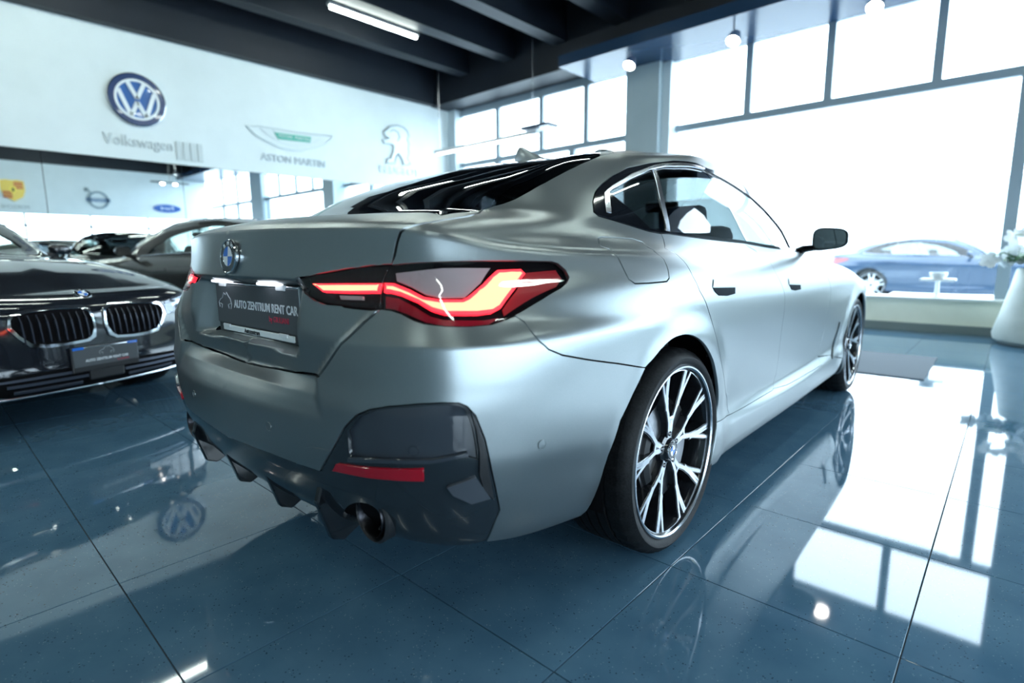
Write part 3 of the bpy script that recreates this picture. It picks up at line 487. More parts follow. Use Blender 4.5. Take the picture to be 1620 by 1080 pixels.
    bm = bmesh.new(); lathe(bm, [(.056, -.06), (.052, -.036), (.040, -.030), (.036, -.022), (.034, -.019), (.001, -.019)], 40 if hi else 20, m); from_bm('hub_cap', bm, rim_black, W, True)
    if hi:
        emblem_disc(W, m @ Matrix.Translation((0, 0, -.0205)), .031, 'hub_emblem')
        for q in range(5):
            aa = R(q * 72 + 18); bm = bmesh.new(); mm = m @ Matrix.Translation((.055 * math.cos(aa), .055 * math.sin(aa), -.03)); lathe(bm, [(.009, -.02), (.009, .002), (.006, .005), (.001, .005)], 8, mm); from_bm('wheel_bolt', bm, rim_black, W)
        bm = bmesh.new()
        pts = [(.135 * math.cos(R(t)), .135 * math.sin(R(t)), -.062) for t in range(150, 215, 8)]
        tube(bm, [m @ Vector(p) for p in pts], .028, 8); from_bm('brake_caliper', bm, satin_black, W, True)
    return W
def seat(parent, x, y, m, wid=.5, rear=False):
    bm = bmesh.new(); box(bm, (x, y + .02, .50), (wid, .5, .16), 0, .05); o = from_bm('seat', bm, m, parent, True, 60)
    mt = Matrix.Translation((x, y - .22, .82)) @ Matrix.Rotation(R(14), 4, 'X')
    bm = bmesh.new(); box(bm, (0, 0, 0), (wid * .96, .15, .62), 0, .05, mt); from_bm('seat_back', bm, m, o, True, 60)
    for hx in ((-.33, .33) if rear else (0,)):
        mt = Matrix.Translation((x + hx, y - .32, 1.165)) @ Matrix.Rotation(R(10), 4, 'X')
        bm = bmesh.new(); box(bm, (0, 0, 0), (.25, .09, .13), 0, .035, mt); from_bm('headrest', bm, m, o, True, 60)
    return o
def interior(car, seatm, lhd=-1, yo=0.):
    for x in (-.38, .38): seat(car, x, 1.42 + yo, seatm)
    seat(car, 0, .46 + yo, seatm, 1.2, True)
    bbox_obj('dashboard', (0, 2.05 + yo, .84), (1.36, .42, .22), satin_black, car, bev=.06)
    mt = Matrix.Translation((.38 * lhd, 1.80 + yo, .88)) @ Matrix.Rotation(R(65), 4, 'X')
    bm = bmesh.new(); tube(bm, [mt @ Vector((.18 * math.cos(R(t)), .18 * math.sin(R(t)), 0)) for t in range(0, 361, 15)], .014, 8, False); sw = from_bm('steering_wheel', bm, satin_black, car, True)
    bm = bmesh.new(); box(bm, (0, 0, -.01), (.34, .05, .02), 0, .008, mt); from_bm('steering_hub', bm, satin_black, sw)
    bbox_obj('floor_pan', (0, 1.2, .30), (1.5, 3.0, .04), satin_black, car)
    bbox_obj('mirror_inside', (0, 1.62 + yo, 1.28), (.22, .03, .06), satin_black, car, bev=.012)
def glow(name, col, st):
    return mat(name, (.1, .1, .1), .4, emit=col, es=st)
# ------------------------------------------------------------------ the grey fastback in the middle
def build_main():
    S = Surf(control(), 40, 22, main_disp, True)
    car = thing('car', 'satin grey four-door fastback parked in the middle, red tail lamp lit', 'car', (0, 0, 0), 0.0144)
    cut = [FE['dlo'][0], FE['windshield'][0], FE['rear_window'][0]]
    shell(S, 'inner_shell', dark_void, car, cut, wells=(-.05, 2.856), wr=.41)
    hd = dict(du=1 / 8, dv=1 / 5)
    lid = panel(S, 'trunk_lid', FE['trunk_lid'], paint, car, both=True, du=1 / 14, dv=1 / 10, gap=.0055)
    bump = panel(S, 'rear_bumper', FE['bumper'], paint, car, both=True, du=1 / 14, dv=1 / 10, gap=.0018)
    dif = panel(S, 'rear_diffuser', FE['diffuser'] + FE['pocket'] + FE['exh'], dif_grey, car, off=-.003, both=True, du=1 / 10, dv=1 / 6, thick=.014)
    panel(S, 'roof_panel', FE['roof'], paint, car, both=True)
    panel(S, 'rear_window', FE['rear_window'], thin_glass('tinted_rear_glass', (.010, .012, .014), .85), car, off=-.003, both=True, thick=.004)
    panel(S, 'windshield', FE['windshield'], thin_glass('windscreen_glass', (.75, .82, .82)), car, off=-.002, both=True, thick=.004)
    panel(S, 'hood', FE['hood'], paint, car, both=True)
    panel(S, 'front_bumper', FE['front_bumper'], paint, car, both=True)
    side_glass = thin_glass('side_window_glass', (.16, .18, .185)); front_glass = thin_glass('front_window_glass', (.42, .46, .47))
    dark_glass = thin_glass('privacy_side_glass', (.07, .08, .085))
    recess_m = mat('recess_shade_dark', (.015, .02, .025), .8, spec=.05)  # shade of the handle recesses put into the colour of flat patches
    lens_m = thin_glass('lamp_lens', (.80, .74, .74), .8)
    bar_m = glow('tail_light_edge_glow', (1.0, .012, .03), 1.7); core_m = glow('tail_light_glow', (1.0, .16, .085), 4.2)
    gi = np.argmin(np.hypot(S.P[..., 0] - .575, S.P[..., 2] - .372) + np.where(S.P[..., 1] < -.5, 0, 9)); EXY = float(S.P.reshape(-1, 3)[gi][1]) - .004
    for sd in (1, -1):
        panel(S, 'rear_quarter_panel', FE['quarter'] + [FE['fuel'][0]] if sd > 0 else FE['quarter'], paint, car, side=sd, gap=.0026, **hd)
        if sd > 0: panel(S, 'fuel_flap', FE['fuel'], paint, car, side=sd, gap=.0024, **hd, step=.015)
        d = panel(S, 'rear_door', FE['rear_door'], paint, car, side=sd, **hd)
        panel(S, 'door_handle', FE['handle_r'], paint, d, off=.003, thick=0, side=sd, step=.01, du=1 / 20, dv=1 / 12)
        panel(S, 'handle_recess_shade', FE['pocket_r'], recess_m, d, off=.0025, thick=.006, side=sd, step=.01)
        d = panel(S, 'front_door', FE['front_door'], paint, car, side=sd, **hd)
        panel(S, 'door_handle', FE['handle_f'], paint, d, off=.003, thick=0, side=sd, step=.01, du=1 / 20, dv=1 / 12)
        panel(S, 'handle_recess_shade', FE['pocket_f'], recess_m, d, off=.0025, thick=.006, side=sd, step=.01)
        fd = panel(S, 'front_fender', FE['fender'], paint, car, side=sd, **hd)
        panel(S, 'fender_vent', FE['vent'], gloss_black, fd, off=.004, thick=.01, side=sd, step=.012)
        panel(S, 'side_skirt', FE['skirt'], paint, car, side=sd, **hd)
        tr = panel(S, 'window_trim', FE['dlo'], mat('window_trim_black', (.005, .006, .008), .07, spec=.4), car, off=.002, side=sd, **hd)
        panel(S, 'window_post', FE['post'], satin_alu, tr, off=.001, thick=.004, gap=0, side=sd, step=.015)
        panel(S, 'trim_sheen_strip', FE['strip'], satin_alu, tr, off=.005, thick=.006, gap=0, side=sd, step=.015)  # bright metal stands in for the white reflection on the black trim
        panel(S, 'quarter_window', FE['glass_quarter'], dark_glass, car, off=-.004, thick=.004, gap=0, side=sd)
        panel(S, 'rear_side_window', FE['glass_rear'], dark_glass if sd < 0 else side_glass, car, off=-.004, thick=.004, gap=0, side=sd)
        panel(S, 'front_side_window', FE['glass_front'], front_glass, car, off=-.004, thick=.004, gap=0, side=sd)
        # tail lamp
        h = panel(S, 'tail_lamp', FE['lamp'], mat('lamp_housing', (.016, .010, .011), .35), car, off=-.030, thick=0, gap=0, side=sd)
        panel(S, 'lamp_lens', FE['lamp_inner'], lens_m, h, off=.002, thick=.006, side=sd, gap=.001, du=1 / 10, dv=1 / 6)
        panel(S, 'lamp_lens', FE['lamp_outer'], lens_m, h, off=.002, thick=.006, side=sd, gap=.001, du=1 / 10, dv=1 / 6)
        panel(S, 'lamp_clear_panel', FE['lampclear'], mat('lamp_grey_panel', (.42, .41, .42), .4, .0), h, off=-.012, thick=.004, gap=0, side=sd, step=.015)
        panel(S, 'lamp_red_panel', FE['lampred'], mat('lamp_red_panel', (.34, .010, .02), .3), h, off=-.014, thick=.006, gap=0, side=sd, step=.015)
        panel(S, 'lamp_lower_panel', FE['lampdark'], mat('lamp_dark_red_panel', (.24, .008, .022), .25), h, off=-.016, thick=.006, gap=0, side=sd, step=.015)
        panel(S, 'light_bar', FE['bar1'], bar_m, h, off=-.006, thick=.012, gap=0, side=sd, step=.012)
        panel(S, 'light_core', FE['bar1'], core_m, h, off=-.0045, thick=0, gap=.0045, side=sd, step=.012)
        panel(S, 'light_bar', FE['bar2'], bar_m, h, off=-.006, thick=.014, gap=0, side=sd, step=.012)
        panel(S, 'light_core', FE['bar2'], core_m, h, off=-.0045, thick=0, gap=.0075, side=sd, step=.012)
        panel(S, 'reverse_light', FE['rev'], mat('reverse_light_white', (.5, .46, .46), .3), h, off=-.004, thick=.006, gap=0, side=sd, step=.01)
        # bumper insert
        panel(S, 'reflector', FE['reflector'], red_refl, dif, off=.004, thick=.012, side=sd, step=.012)
        panel(S, 'insert_panel', FE['pocket'], mat('insert_gloss', (.030, .036, .046), .10, spec=.6, coat=.4), dif, off=-.013, thick=.002, gap=-.003, side=sd, step=.015)
        panel(S, 'insert_ridge', FE['ridge'], MT['insert_gloss'], dif, off=.004, thick=.014, gap=0, side=sd, step=.012)
        panel(S, 'air_slot', FE['intake'], satin_black, dif, off=.006, thick=.008, side=sd, step=.015)
        panel(S, 'insert_blade', FE['lower_blade'], mat('insert_gloss2', (.05, .058, .07), .15, spec=.6), dif, off=.008, thick=.012, side=sd, step=.015)
        # exhaust
        e = Vector((sd * .578, EXY + .03, .374)); mtx = axes(e, (sd, 0, 0), (0, 0, 1), (0, -sd, 0)); mtx = axes(e, (1, 0, 0), (0, 0, 1), (0, -1, 0))
        bm = bmesh.new(); lathe(bm, [(.052, -.16), (.052, .02), (.049, .026), (.045, .02), (.045, -.15)], 40, mtx); x = from_bm('exhaust_tip', bm, mat('dark_chrome', (.035, .035, .04), .3, 1.), car, True)
        bm = bmesh.new(); disc(bm, .046, -.06, 30, mtx); from_bm('exhaust_core', bm, dark_void, x)
        bm = bmesh.new(); lathe(bm, [(.064, -.02), (.066, .018), (.060, .024), (.053, .01)], 40, mtx); from_bm('exhaust_bezel', bm, satin_black, x, True)
        # wheels and wells
        for wy, zz in ((0., .342), (2.836, .342)):
            wheel(car, (sd * .900, wy, zz), sd)
            bm = bmesh.new(); mw = axes((sd * .915, wy - .04 if wy < 1 else wy + .02, .345), (0, sd, 0), (0, 0, 1), (sd, 0, 0)); lathe(bm, [(.40, -.025), (.405, -.35), (.01, -.36)], 40, mw); bmesh.ops.delete(bm, geom=[v for v in bm.verts if v.co.z < .24], context='VERTS'); from_bm('wheel_well', bm, dark_void, car, True)
        # door mirror
        mm = Matrix.Translation((sd * .935, 1.72, 1.063))
        bm = bmesh.new(); r = bmesh.ops.create_uvsphere(bm, u_segments=28, v_segments=16, radius=1)
        for v in bm.verts:
            x, y, z = v.co; f = lambda t, p: math.copysign(abs(t) ** p, t)
            x, z = f(x, .55), f(z, .6); y = max(y, -.02)
            top = 1 - .10 * x * sd
            v.co = mm @ Vector((x * .086, y * .085, z * .058 * (top if z > 0 else 1.0 - .18 * x * sd)))
        mo = from_bm('door_mirror', bm, gloss_black, car, True)
        bm = bmesh.new(); poly = []
        for t in range(0, 360, 10):
            c, s_ = math.cos(R(t)), math.sin(R(t)); f = lambda t, p: math.copysign(abs(t) ** p, t); x, z = f(c, .5), f(s_, .55)
            poly.append((x * .076, z * .050 * ((1 - .10 * x * sd) if z > 0 else (1 - .18 * x * sd))))
        prism(bm, poly, 0, .004, mm @ axes((0, -.004, 0), (1, 0, 0), (0, 0, 1), (0, -1, 0))); from_bm('mirror_glass', bm, mat('mirror_glass', (.62, .70, .72), .01, 1.), mo)
        bm = bmesh.new(); tube(bm, [(sd * .76, 1.80, .99), (sd * .80, 1.78, 1.012), (sd * .86, 1.75, 1.018), (sd * .90, 1.735, 1.02)], [.03, .022, .018, .02], 10); from_bm('mirror_arm', bm, gloss_black, mo, True)
    # diffuser fins
    for x in (-.42, -.14, .14, .42):
        bm = bmesh.new(); poly = [(-1.005, .43), (-1.02, .38), (-.985, .27), (-.95, .255), (-.86, .30), (-.82, .40)]
        m = axes((x, 0, 0), (0, 1, 0), (0, 0, 1), (1, 0, 0)); prism(bm, poly, -.011, .011, m); bmesh.ops.bevel(bm, geom=list(bm.edges), offset=.004, segments=1, affect='EDGES'); from_bm('diffuser_fin', bm, gloss_black, dif)
    # tow flap line and parking sensors on the bumper
    for sd in (1, -1):
        for qi, q in enumerate(FE['sensor']):
            uvq = np.array([q]); p = S.ev(uvq)[0] * [sd, 1, 1]; n = S.nrm(uvq)[0] * [sd, 1, 1]; n = Vector(n); z = Vector((0, 0, 1)); xx = z.cross(n).normalized(); yy = n.cross(xx)
            mtx = axes(Vector(p) + n * (.0006 if qi < 2 else -.0125), xx, yy, n); bm = bmesh.new(); lathe(bm, [(.0125, -.004), (.0125, .0012), (.0108, .0012), (.0104, -.002), (.0102, .0008), (.001, .0012)], 24, mtx); from_bm('parking_sensor', bm, paint if qi < 2 else MT['insert_gloss'], bump if qi < 2 else dif, True)
    panel(S, 'tow_flap', FE['flap'], paint, bump, off=.0012, thick=.003, step=.01)
    # badge, fin
    p = S.ev([[.12, FE['emblem'][0][1]]])[0]; n = Vector(S.nrm([[.12, FE['emblem'][0][1]]])[0]); yy = Vector((0, 0, 1)); yy = (yy - n * yy.dot(n)).normalized(); xx = yy.cross(n)
    emblem_disc(lid, axes(Vector(p) + n * .006, xx, yy, n), .0475)
    bm = bmesh.new(); 
    prof = [(.22, 1.395, .002), (.235, 1.43, .008), (.25, 1.448, .012), (.28, 1.45, .016), (.33, 1.44, .022), (.40, 1.428, .022), (.44, 1.425, .01)]
    Lr = []
    for y, z, hw in prof:
        z += .008; Lr.append([bm.verts.new((0, y, z)), bm.verts.new((hw * .7, y, z - .012)), bm.verts.new((hw * 1.3, y + .01, 1.38 + (y - .22) * .18)), bm.verts.new((-hw * 1.3, y + .01, 1.38 + (y - .22) * .18)), bm.verts.new((-hw * .7, y, z - .012))])
    for A, B in zip(Lr, Lr[1:]):
        for k in range(5): bm.faces.new((A[k], A[(k + 1) % 5], B[(k + 1) % 5], B[k]))
    bm.faces.new(Lr[0]); bm.faces.new(Lr[-1][::-1])
    from_bm('roof_antenna', bm, paint, car, True)
    # number plate in its holder
    plate(car, axes((.018, -.955, .833), (1, 0, 0), (0, 0, 1), (0, -1, 0)), .54, .128, True)
    for x in (-.16, .16):
        bbox_obj('plate_lamp', (x, -.975, .913), (.10, .03, .008), glow('plate_lamp_glow', (.85, .9, 1.), 1.6), lid, bev=.003)
    interior(car, mat('seat_leather', (.03, .035, .045), .45))
    bbox_obj('underbody', (0, 1.4, .25), (1.30, 3.6, .08), dark_void, car)
    return car, S
def plate(car, m, wdt, hgt, rear):
    bm = bmesh.new(); box(bm, (0, -.004, -.004), (wdt + .012, hgt + .03, .012), 0, .004, m); h = from_bm('number_plate', bm, mat('plate_holder', (.02, .02, .022), .3), car)
    bm = bmesh.new(); box(bm, (0, .008, .004), (wdt, hgt - .006, .006), 0, .002, m); from_bm('plate_face', bm, plate_grey, h)
    if rear:
        bm = bmesh.new(); box(bm, (0, -hgt / 2 - .003, .004), (wdt * .86, .018, .008), 0, .003, m); from_bm('holder_strip', bm, mat('holder_white', (.80, .84, .84), .35), h)
        bm = bmesh.new(); box(bm, (0, hgt / 2 + .008, .004), (wdt, .006, .008), 0, .002, m); from_bm('holder_strip', bm, chrome, h)
        for x in (-.39, .33):
            bm = bmesh.new(); box(bm, (x * wdt, hgt / 2 + .006, .007), (.05, .016, .008), 0, .002, m); from_bm('holder_clip', bm, white_plastic, h)
        for x in (-.37, .33):
            bm = bmesh.new(); box(bm, (x * wdt, -hgt / 2 + .004, .008), (.05, .010, .006), 0, .002, m); from_bm('holder_clip', bm, white_plastic, h)
        bm = bmesh.new(); box(bm, (wdt / 2 + .004, .002, .002), (.006, hgt + .02, .010), 0, .002, m); from_bm('holder_side', bm, chrome, h)
        text('plate_text', 'Autozentrum', .019, m @ Matrix.Translation((-.02, -hgt / 2 - .003, .0086)), satin_black, h, .0004, bold=.0004)
        text('plate_text', 'AUTO ZENTRUM RENT CAR', .034, m @ Matrix.Translation((.065, .010, .0078)), white_text, h, .0004, sx=.92, bold=.0006)
        text('plate_text', 'by GIULIANI', .023, m @ Matrix.Translation((.155, -.020, .0078)), red_text, h, .0004, sx=.95)
        sc = 1.; off = (-.20, .008)
    else:
        text('plate_text', 'AUTO ZENTRUM RENT CAR', .021, m @ Matrix.Translation((.0, -.014, .0078)), white_text, h, .0004, sx=.92, bold=.0005)
        text('plate_text', 'by GIULIANI', .013, m @ Matrix.Translation((.09, -.033, .0078)), red_text, h, .0004)
        for x in (-1, 1):
            bm = bmesh.new(); box(bm, (x * wdt * .42, hgt / 2 + .004, .006), (.06, .016, .006), 0, .002, m); from_bm('holder_clip', bm, emblem_blue, h)
        bm = bmesh.new(); box(bm, (0, hgt / 2 + .006, .005), (wdt * .66, .008, .008), 0, .002, m); from_bm('holder_strip', bm, chrome, h)
        sc = .9; off = (0, .026)
    line = mat('plate_line', (.36, .39, .41), .4)
    for pts in ([(-.045, -.012), (-.05, .004), (-.035, .014), (-.02, .018), (-.008, .034), (.006, .028), (.014, .036), (.028, .024), (.04, .016)], [(.04, .016), (.047, .0), (.04, -.014)], [(-.04, .0), (-.025, -.003), (-.03, -.014)], [(.038, .002), (.022, -.002), (.026, -.014)]):
        bm = bmesh.new(); tube(bm, [m @ Vector((x * sc + off[0], y * sc + off[1], .0078)) for x, y in pts], .0014, 6); from_bm('plate_drawing', bm, line, h)
    return h
# ------------------------------------------------------------------ the showroom shell
XL, XR, YB, YW = -8.1, 7.0, -6.0, 7.0
wall_white = noise_mat('painted_wall', (.70, .76, .77), (.73, .79, .80), 3, .6)
navy = noise_mat('dark_navy_ceiling', (.0055, .0095, .017), (.007, .0115, .020), 2, .55)
frame_m = mat('window_frame_grey', (.30, .37, .42), .4)
pane_m = thin_glass('window_pane', (.93, .96, .97))
def struct(name, bm, m, parent=None, **k):
    o = from_bm(name, bm, m, parent, **k)
    if not parent: o['kind'] = 'structure'
    return o
def sbox(name, lo, hi, m, parent=None, bev=0.):
    bm = bmesh.new(); box(bm, [(a + b) / 2 for a, b in zip(lo, hi)], [b - a for a, b in zip(lo, hi)], 0, bev); return struct(name, bm, m, parent)
# polished floor tiles
tile_m = noise_mat('polished_floor_tile', (.056, .122, .185), (.072, .146, .212), 6, .04, spec=.62, coat=.0)
def add_speckle():
    nt = tile_m.node_tree; b = nt.nodes['Principled BSDF']; src = b.inputs['Base Color'].links[0].from_socket
    gm = nt.nodes.new('ShaderNodeNewGeometry')
    for scale, th, colr, fac in ((95, .20, (.012, .028, .04), .85), (120, .17, (.30, .40, .44), .5)):
        v = nt.nodes.new('ShaderNodeTexVoronoi'); v.inputs['Scale'].default_value = scale; v.inputs['Randomness'].default_value = 1
        mp = nt.nodes.new('ShaderNodeVectorMath'); mp.operation = 'ADD'; mp.inputs[1].default_value = (scale, 3.3, 1.7)
        n2 = nt.nodes.new('ShaderNodeTexNoise'); n2.inputs['Scale'].default_value = scale * .32; n2.inputs['Detail'].default_value = 2
        nt.links.new(gm.outputs['Position'], mp.inputs[0]); nt.links.new(mp.outputs[0], v.inputs['Vector']); nt.links.new(mp.outputs[0], n2.inputs['Vector'])
        a = nt.nodes.new('ShaderNodeMath'); a.operation = 'LESS_THAN'; a.inputs[1].default_value = th; nt.links.new(v.outputs['Distance'], a.inputs[0])
        c = nt.nodes.new('ShaderNodeMath'); c.operation = 'GREATER_THAN'; c.inputs[1].default_value = .56; nt.links.new(n2.outputs['Fac'], c.inputs[0])
        d = nt.nodes.new('ShaderNodeMath'); d.operation = 'MULTIPLY'; nt.links.new(a.outputs[0], d.inputs[0]); nt.links.new(c.outputs[0], d.inputs[1])
        e = nt.nodes.new('ShaderNodeMath'); e.operation = 'MULTIPLY'; e.inputs[1].default_value = fac; nt.links.new(d.outputs[0], e.inputs[0])
        mx = nt.nodes.new('ShaderNodeMixRGB'); mx.inputs[2].default_value = (*colr, 1); nt.links.new(e.outputs[0], mx.inputs[0]); nt.links.new(src, mx.inputs[1]); src = mx.outputs[0]
    nt.links.new(src, b.inputs['Base Color'])
add_speckle()
grout = mat('dark_grout', (.016, .022, .026), .8)
floor = sbox('floor', (XL - .3, YB - .3, -.12), (XR + .3, YW + .3, -.004), grout)
T0, TX, TY = .60621, .94393, -.09461
bm = bmesh.new(); hw = T0 / 2 - .0015
tv = [[bm.verts.new((sx * (hw - i), sy * (hw - i), z)) for sx, sy in ((-1, -1), (1, -1), (1, 1), (-1, 1))] for i, z in ((0, -.006), (0, -.0008), (.0008, 0))]
for a, b in zip(tv, tv[1:]):
    for k in range(4): bm.faces.new((a[k], a[(k + 1) % 4], b[(k + 1) % 4], b[k]))
bm.faces.new(tv[2]); tile_me = bpy.data.meshes.new('floor_tile'); bm.to_mesh(tile_me); bm.free(); tile_me.materials.append(tile_m)
cells = []
Ci = Vector((1.6655, -1.6291, .984)); Fw = Vector((-.667, .729, -.155))
for i in range(-15, 11):
    for j in range(-10, 12):
        c = Vector((TX + (i + .5) * T0, TY + (j + .5) * T0, 0))
        if XL - .1 < c.x < XR + .1 and YB - .1 < c.y < YW + .1:
            d = c - Ci; dep = d.dot(Fw); lat = d.dot(Vector((.738, .674, 0)))
            vis = dep > .35 and abs(lat) < dep * .97 + .5
            cells.append(((0 if vis else 100) + d.length, c))
cells.sort(key=lambda t: t[0])
for _, c in cells[:300]:
    link('floor_tile', tile_me, floor, c)
bm = bmesh.new()
for _, c in cells[300:]:
    r = hw; z = 0
    vs = [bm.verts.new((c.x + a * r, c.y + b * r, z)) for a, b in ((-1, -1), (1, -1), (1, 1), (-1, 1))]; bm.faces.new(vs)
    lo = [bm.verts.new((v.co.x, v.co.y, -.006)) for v in vs]
    for k in range(4): bm.faces.new((lo[k], lo[(k + 1) % 4], vs[(k + 1) % 4], vs[k]))
tag(from_bm('floor_tiles', bm, tile_m, floor), kind='stuff')
# ceiling with beams
ceil = sbox('ceiling', (XL - .2, YB - .2, 5.25), (XR + .2, YW + .2, 5.4), navy)
x = -7.1
while x < XR - .2:
    sbox('ceiling_beam', (x - .02, YB, 4.6), (x + .24, YW - .55, 5.25), navy, ceil); x += 1.222
sbox('trim_1', (XL + .02, YW - .55, 4.18), (XR, YW + .1, 5.25), navy)            # dark lintel beam over the windows
sbox('trim_2', (XL, YB, 4.2), (XL + .16, YW - .55, 5.25), navy)                  # dark band above the logo wall
sbox('trim_3', (XR - .16, YB, 4.2), (XR, YW - .55, 5.25), navy)
sbox('trim_4', (-4.15, 5.88, 4.0), (XR - .2, 6.96, 4.17), mat('glossy_navy_soffit', (.02, .045, .09), .22, spec=.25))
# left wall: white band with signs above, mirror panels below
wl = sbox('wall_left', (XL - .2, YB, 2.42), (XL, YW, 4.2), wall_white)
sbox('wall_left_backing', (XL - .2, YB, 0), (XL - .02, YW, 2.42), navy, wl)
mir = mat('wall_mirror', (.86, .91, .92), .0, 1.)
ys = [YB] + [1.434 + k * 1.69 for k in range(-4, 4) if YB < 1.434 + k * 1.69 < YW] + [YW - .02]
for a, b in zip(ys, ys[1:]): sbox('mirror_panel', (XL - .015, a + .004, .1), (XL - .002, b - .004, 2.415), mir, wl)
sbox('baseboard_left', (XL - .02, YB, 0), (XL + .012, YW, .1), satin_alu)
# right wall: white sign band, glazing below
wr = sbox('wall_right', (XR, YB, 2.5), (XR + .2, YW, 4.2), wall_white)
sbox('wall_right_added_sill', (XR, YB, 0), (XR + .2, YW, .62), noise_mat('added_sill_grey', (.09, .12, .15), (.11, .14, .17), 3, .6), wr)  # unseen low wall, added to darken reflections in the car's flank and floor
w2 = sbox('window_2', (XR + .02, YB, .62), (XR + .10, YB + .08, 2.5), frame_m)
k = YB + 1.8
while k < YW: sbox('window_mullion', (XR + .02, k, .62), (XR + .10, k + .07, 2.5), frame_m, w2); k += 1.8
sbox('window_rail', (XR + .02, YB, 2.08), (XR + .10, YW, 2.15), frame_m, w2)
k = YB
while k < YW - .5: sbox('window_pane', (XR + .055, k + .08, .62), (XR + .062, min(k + 1.8, YW), 2.5), pane_m, w2); k += 1.8
wb = sbox('wall_back', (XL - .2, YB - .2, 0), (XR + .2, YB, 5.25), noise_mat('back_wall_paint', (.20, .25, .26), (.22, .27, .28), 3, .6))
# window wall
wf = sbox('wall_front', (XL - .2, YW, 0), (XR + .2, YW + .26, .399), noise_mat('cream_ledge', (.86, .88, .74), (.90, .92, .78), 5, .45))
sbox('trim_12', (-2.7, YW - .06, .40), (XR, YW + .30, .435), mat('ledge_top', (.80, .83, .78), .3), None, .008)
sbox('baseboard_front', (XL, YW - .02, 0), (XR, YW, .10), mat('baseboard_grey', (.20, .25, .25), .4))
sbox('trim_5', (-3.40, 6.74, 0), (-2.80, 7.24, 4.18), noise_mat('column_paint', (.42, .50, .53), (.44, .52, .55), 3, .5))   # column
sbox('trim_6', (-2.80, 6.86, 0), (-2.66, 7.20, 4.18), mat('column_white', (.66, .73, .76), .4))
sbox('trim_7', (XL + .02, 6.93, 0), (XL + .26, 7.2, 4.18), mat('corner_post', (.52, .60, .64), .45))
y0, y1 = YW + .09, YW + .17
wn = sbox('window_1', (XL, y0, 4.04), (XR, y1, 4.18), frame_m)
sbox('window_rail', (XL + .26, y0 - .01, 2.955), (-3.4, y1 + .01, 3.055), frame_m, wn)
sbox('window_rail', (-2.66, y0 - .01, 2.955), (XR, y1 + .01, 3.06), frame_m, wn)
ups = [-6.70, -5.51, -4.45, -1.54, -.47, .72, 4.2, 5.6]
for x in ups: sbox('window_mullion', (x - .05, y0, 3.06), (x + .05, y1, 4.05), frame_m, wn)
lows = [-6.70, -4.75, 1.56, 4.2, 5.6]
for x in lows: sbox('window_mullion', (x - .06, y0 - .02, .42), (x + .06, y1, 2.96), frame_m, wn)
def panes(xs, z0, z1):
    for a, b in zip(xs, xs[1:]): sbox('window_pane', (a + .05, y0 + .035, z0), (b - .05, y0 + .042, z1), pane_m, wn)
panes([XL + .22, -6.70, -5.51, -4.45, -3.36], 3.05, 4.05); panes([-2.7, -1.54, -.47, .72, 1.84], 3.05, 4.05); panes([2.71, 4.2, 5.6, 7.0], 3.05, 4.05)
panes([XL + .22, -6.70, -4.75, -3.36], .43, 2.96); panes([-2.7, 1.56, 1.84], .43, 2.96); panes([2.71, 4.2, 5.6, 7.0], .43, 2.96)
sbox('trim_11', (1.80, YW - .01, .43), (2.75, YW + .26, 4.18), noise_mat('pier_paint', (.34, .42, .46), (.36, .44, .48), 3, .5))
# outside
sbox('trim_8', (-60, YW + .3, -.3), (60, 120, -.16), noise_mat('forecourt', (.50, .53, .54), (.56, .58, .58), 1.5, .8))
sbox('trim_9', (XR + .25, -40, -.3), (60, YW + .3, -.16), MT['forecourt'])
sbox('trim_10', (-40, 40, -.16), (60, 42, 5.2), mat('pale_building', (.70, .74, .74), .8))
# ------------------------------------------------------------------ lamps
tube_glow = glow('tube_glow', (.88, 1., .92), 28.)
spot_glow = glow('spot_glow', (1., .95, .88), 30.)
k = 0
TUBES = [(-6.03, 2.92), (-6.03, -.95), (-6.03, -4.6), (-3.58, 2.3), (-3.58, -1.2), (-3.58, -4.6), (-1.14, 2.3), (-1.14, -1.2), (-1.14, -4.6), (1.3, 2.3), (1.3, -1.2), (1.3, -4.6), (3.75, 1.), (3.75, -3.5)]
for i, (x, y) in enumerate(TUBES):
    t = thing('tube_lamp', 'long white tube lamp under the dark beamed ceiling' if i == 0 else 'white tube lamp under the ceiling outside the frame', 'lamp', (x, y, 4.6), 0, 'ceiling tube lamps')
    bbox_obj('lamp_body', (0, .79, .0), (.09, 1.62, .05), mat('lamp_body_grey', (.25, .27, .28), .4), t, bev=.01)
    bm = bmesh.new(); tube(bm, [(0, .02, -.045), (0, 1.56, -.045)], .030, 10); from_bm('lamp_tube', bm, tube_glow, t, True)
SPOTS = [(-2.9, 6.0, 3.79, 'leftmost glowing round spot lamp by the column'), (-1.36, 6.0, 3.75, 'middle glowing round spot lamp over the high windows'), (.21, 6.0, 3.71, 'rightmost glowing round spot lamp at the top edge'), (-6.3, -2.2, 3.9, 'round spot lamp behind the black saloon, outside the frame'), (-6.3, -3.6, 3.9, 'round spot lamp behind the black saloon, outside the frame'), (3.6, 4.9, 3.8, 'round spot lamp right of the frame')]
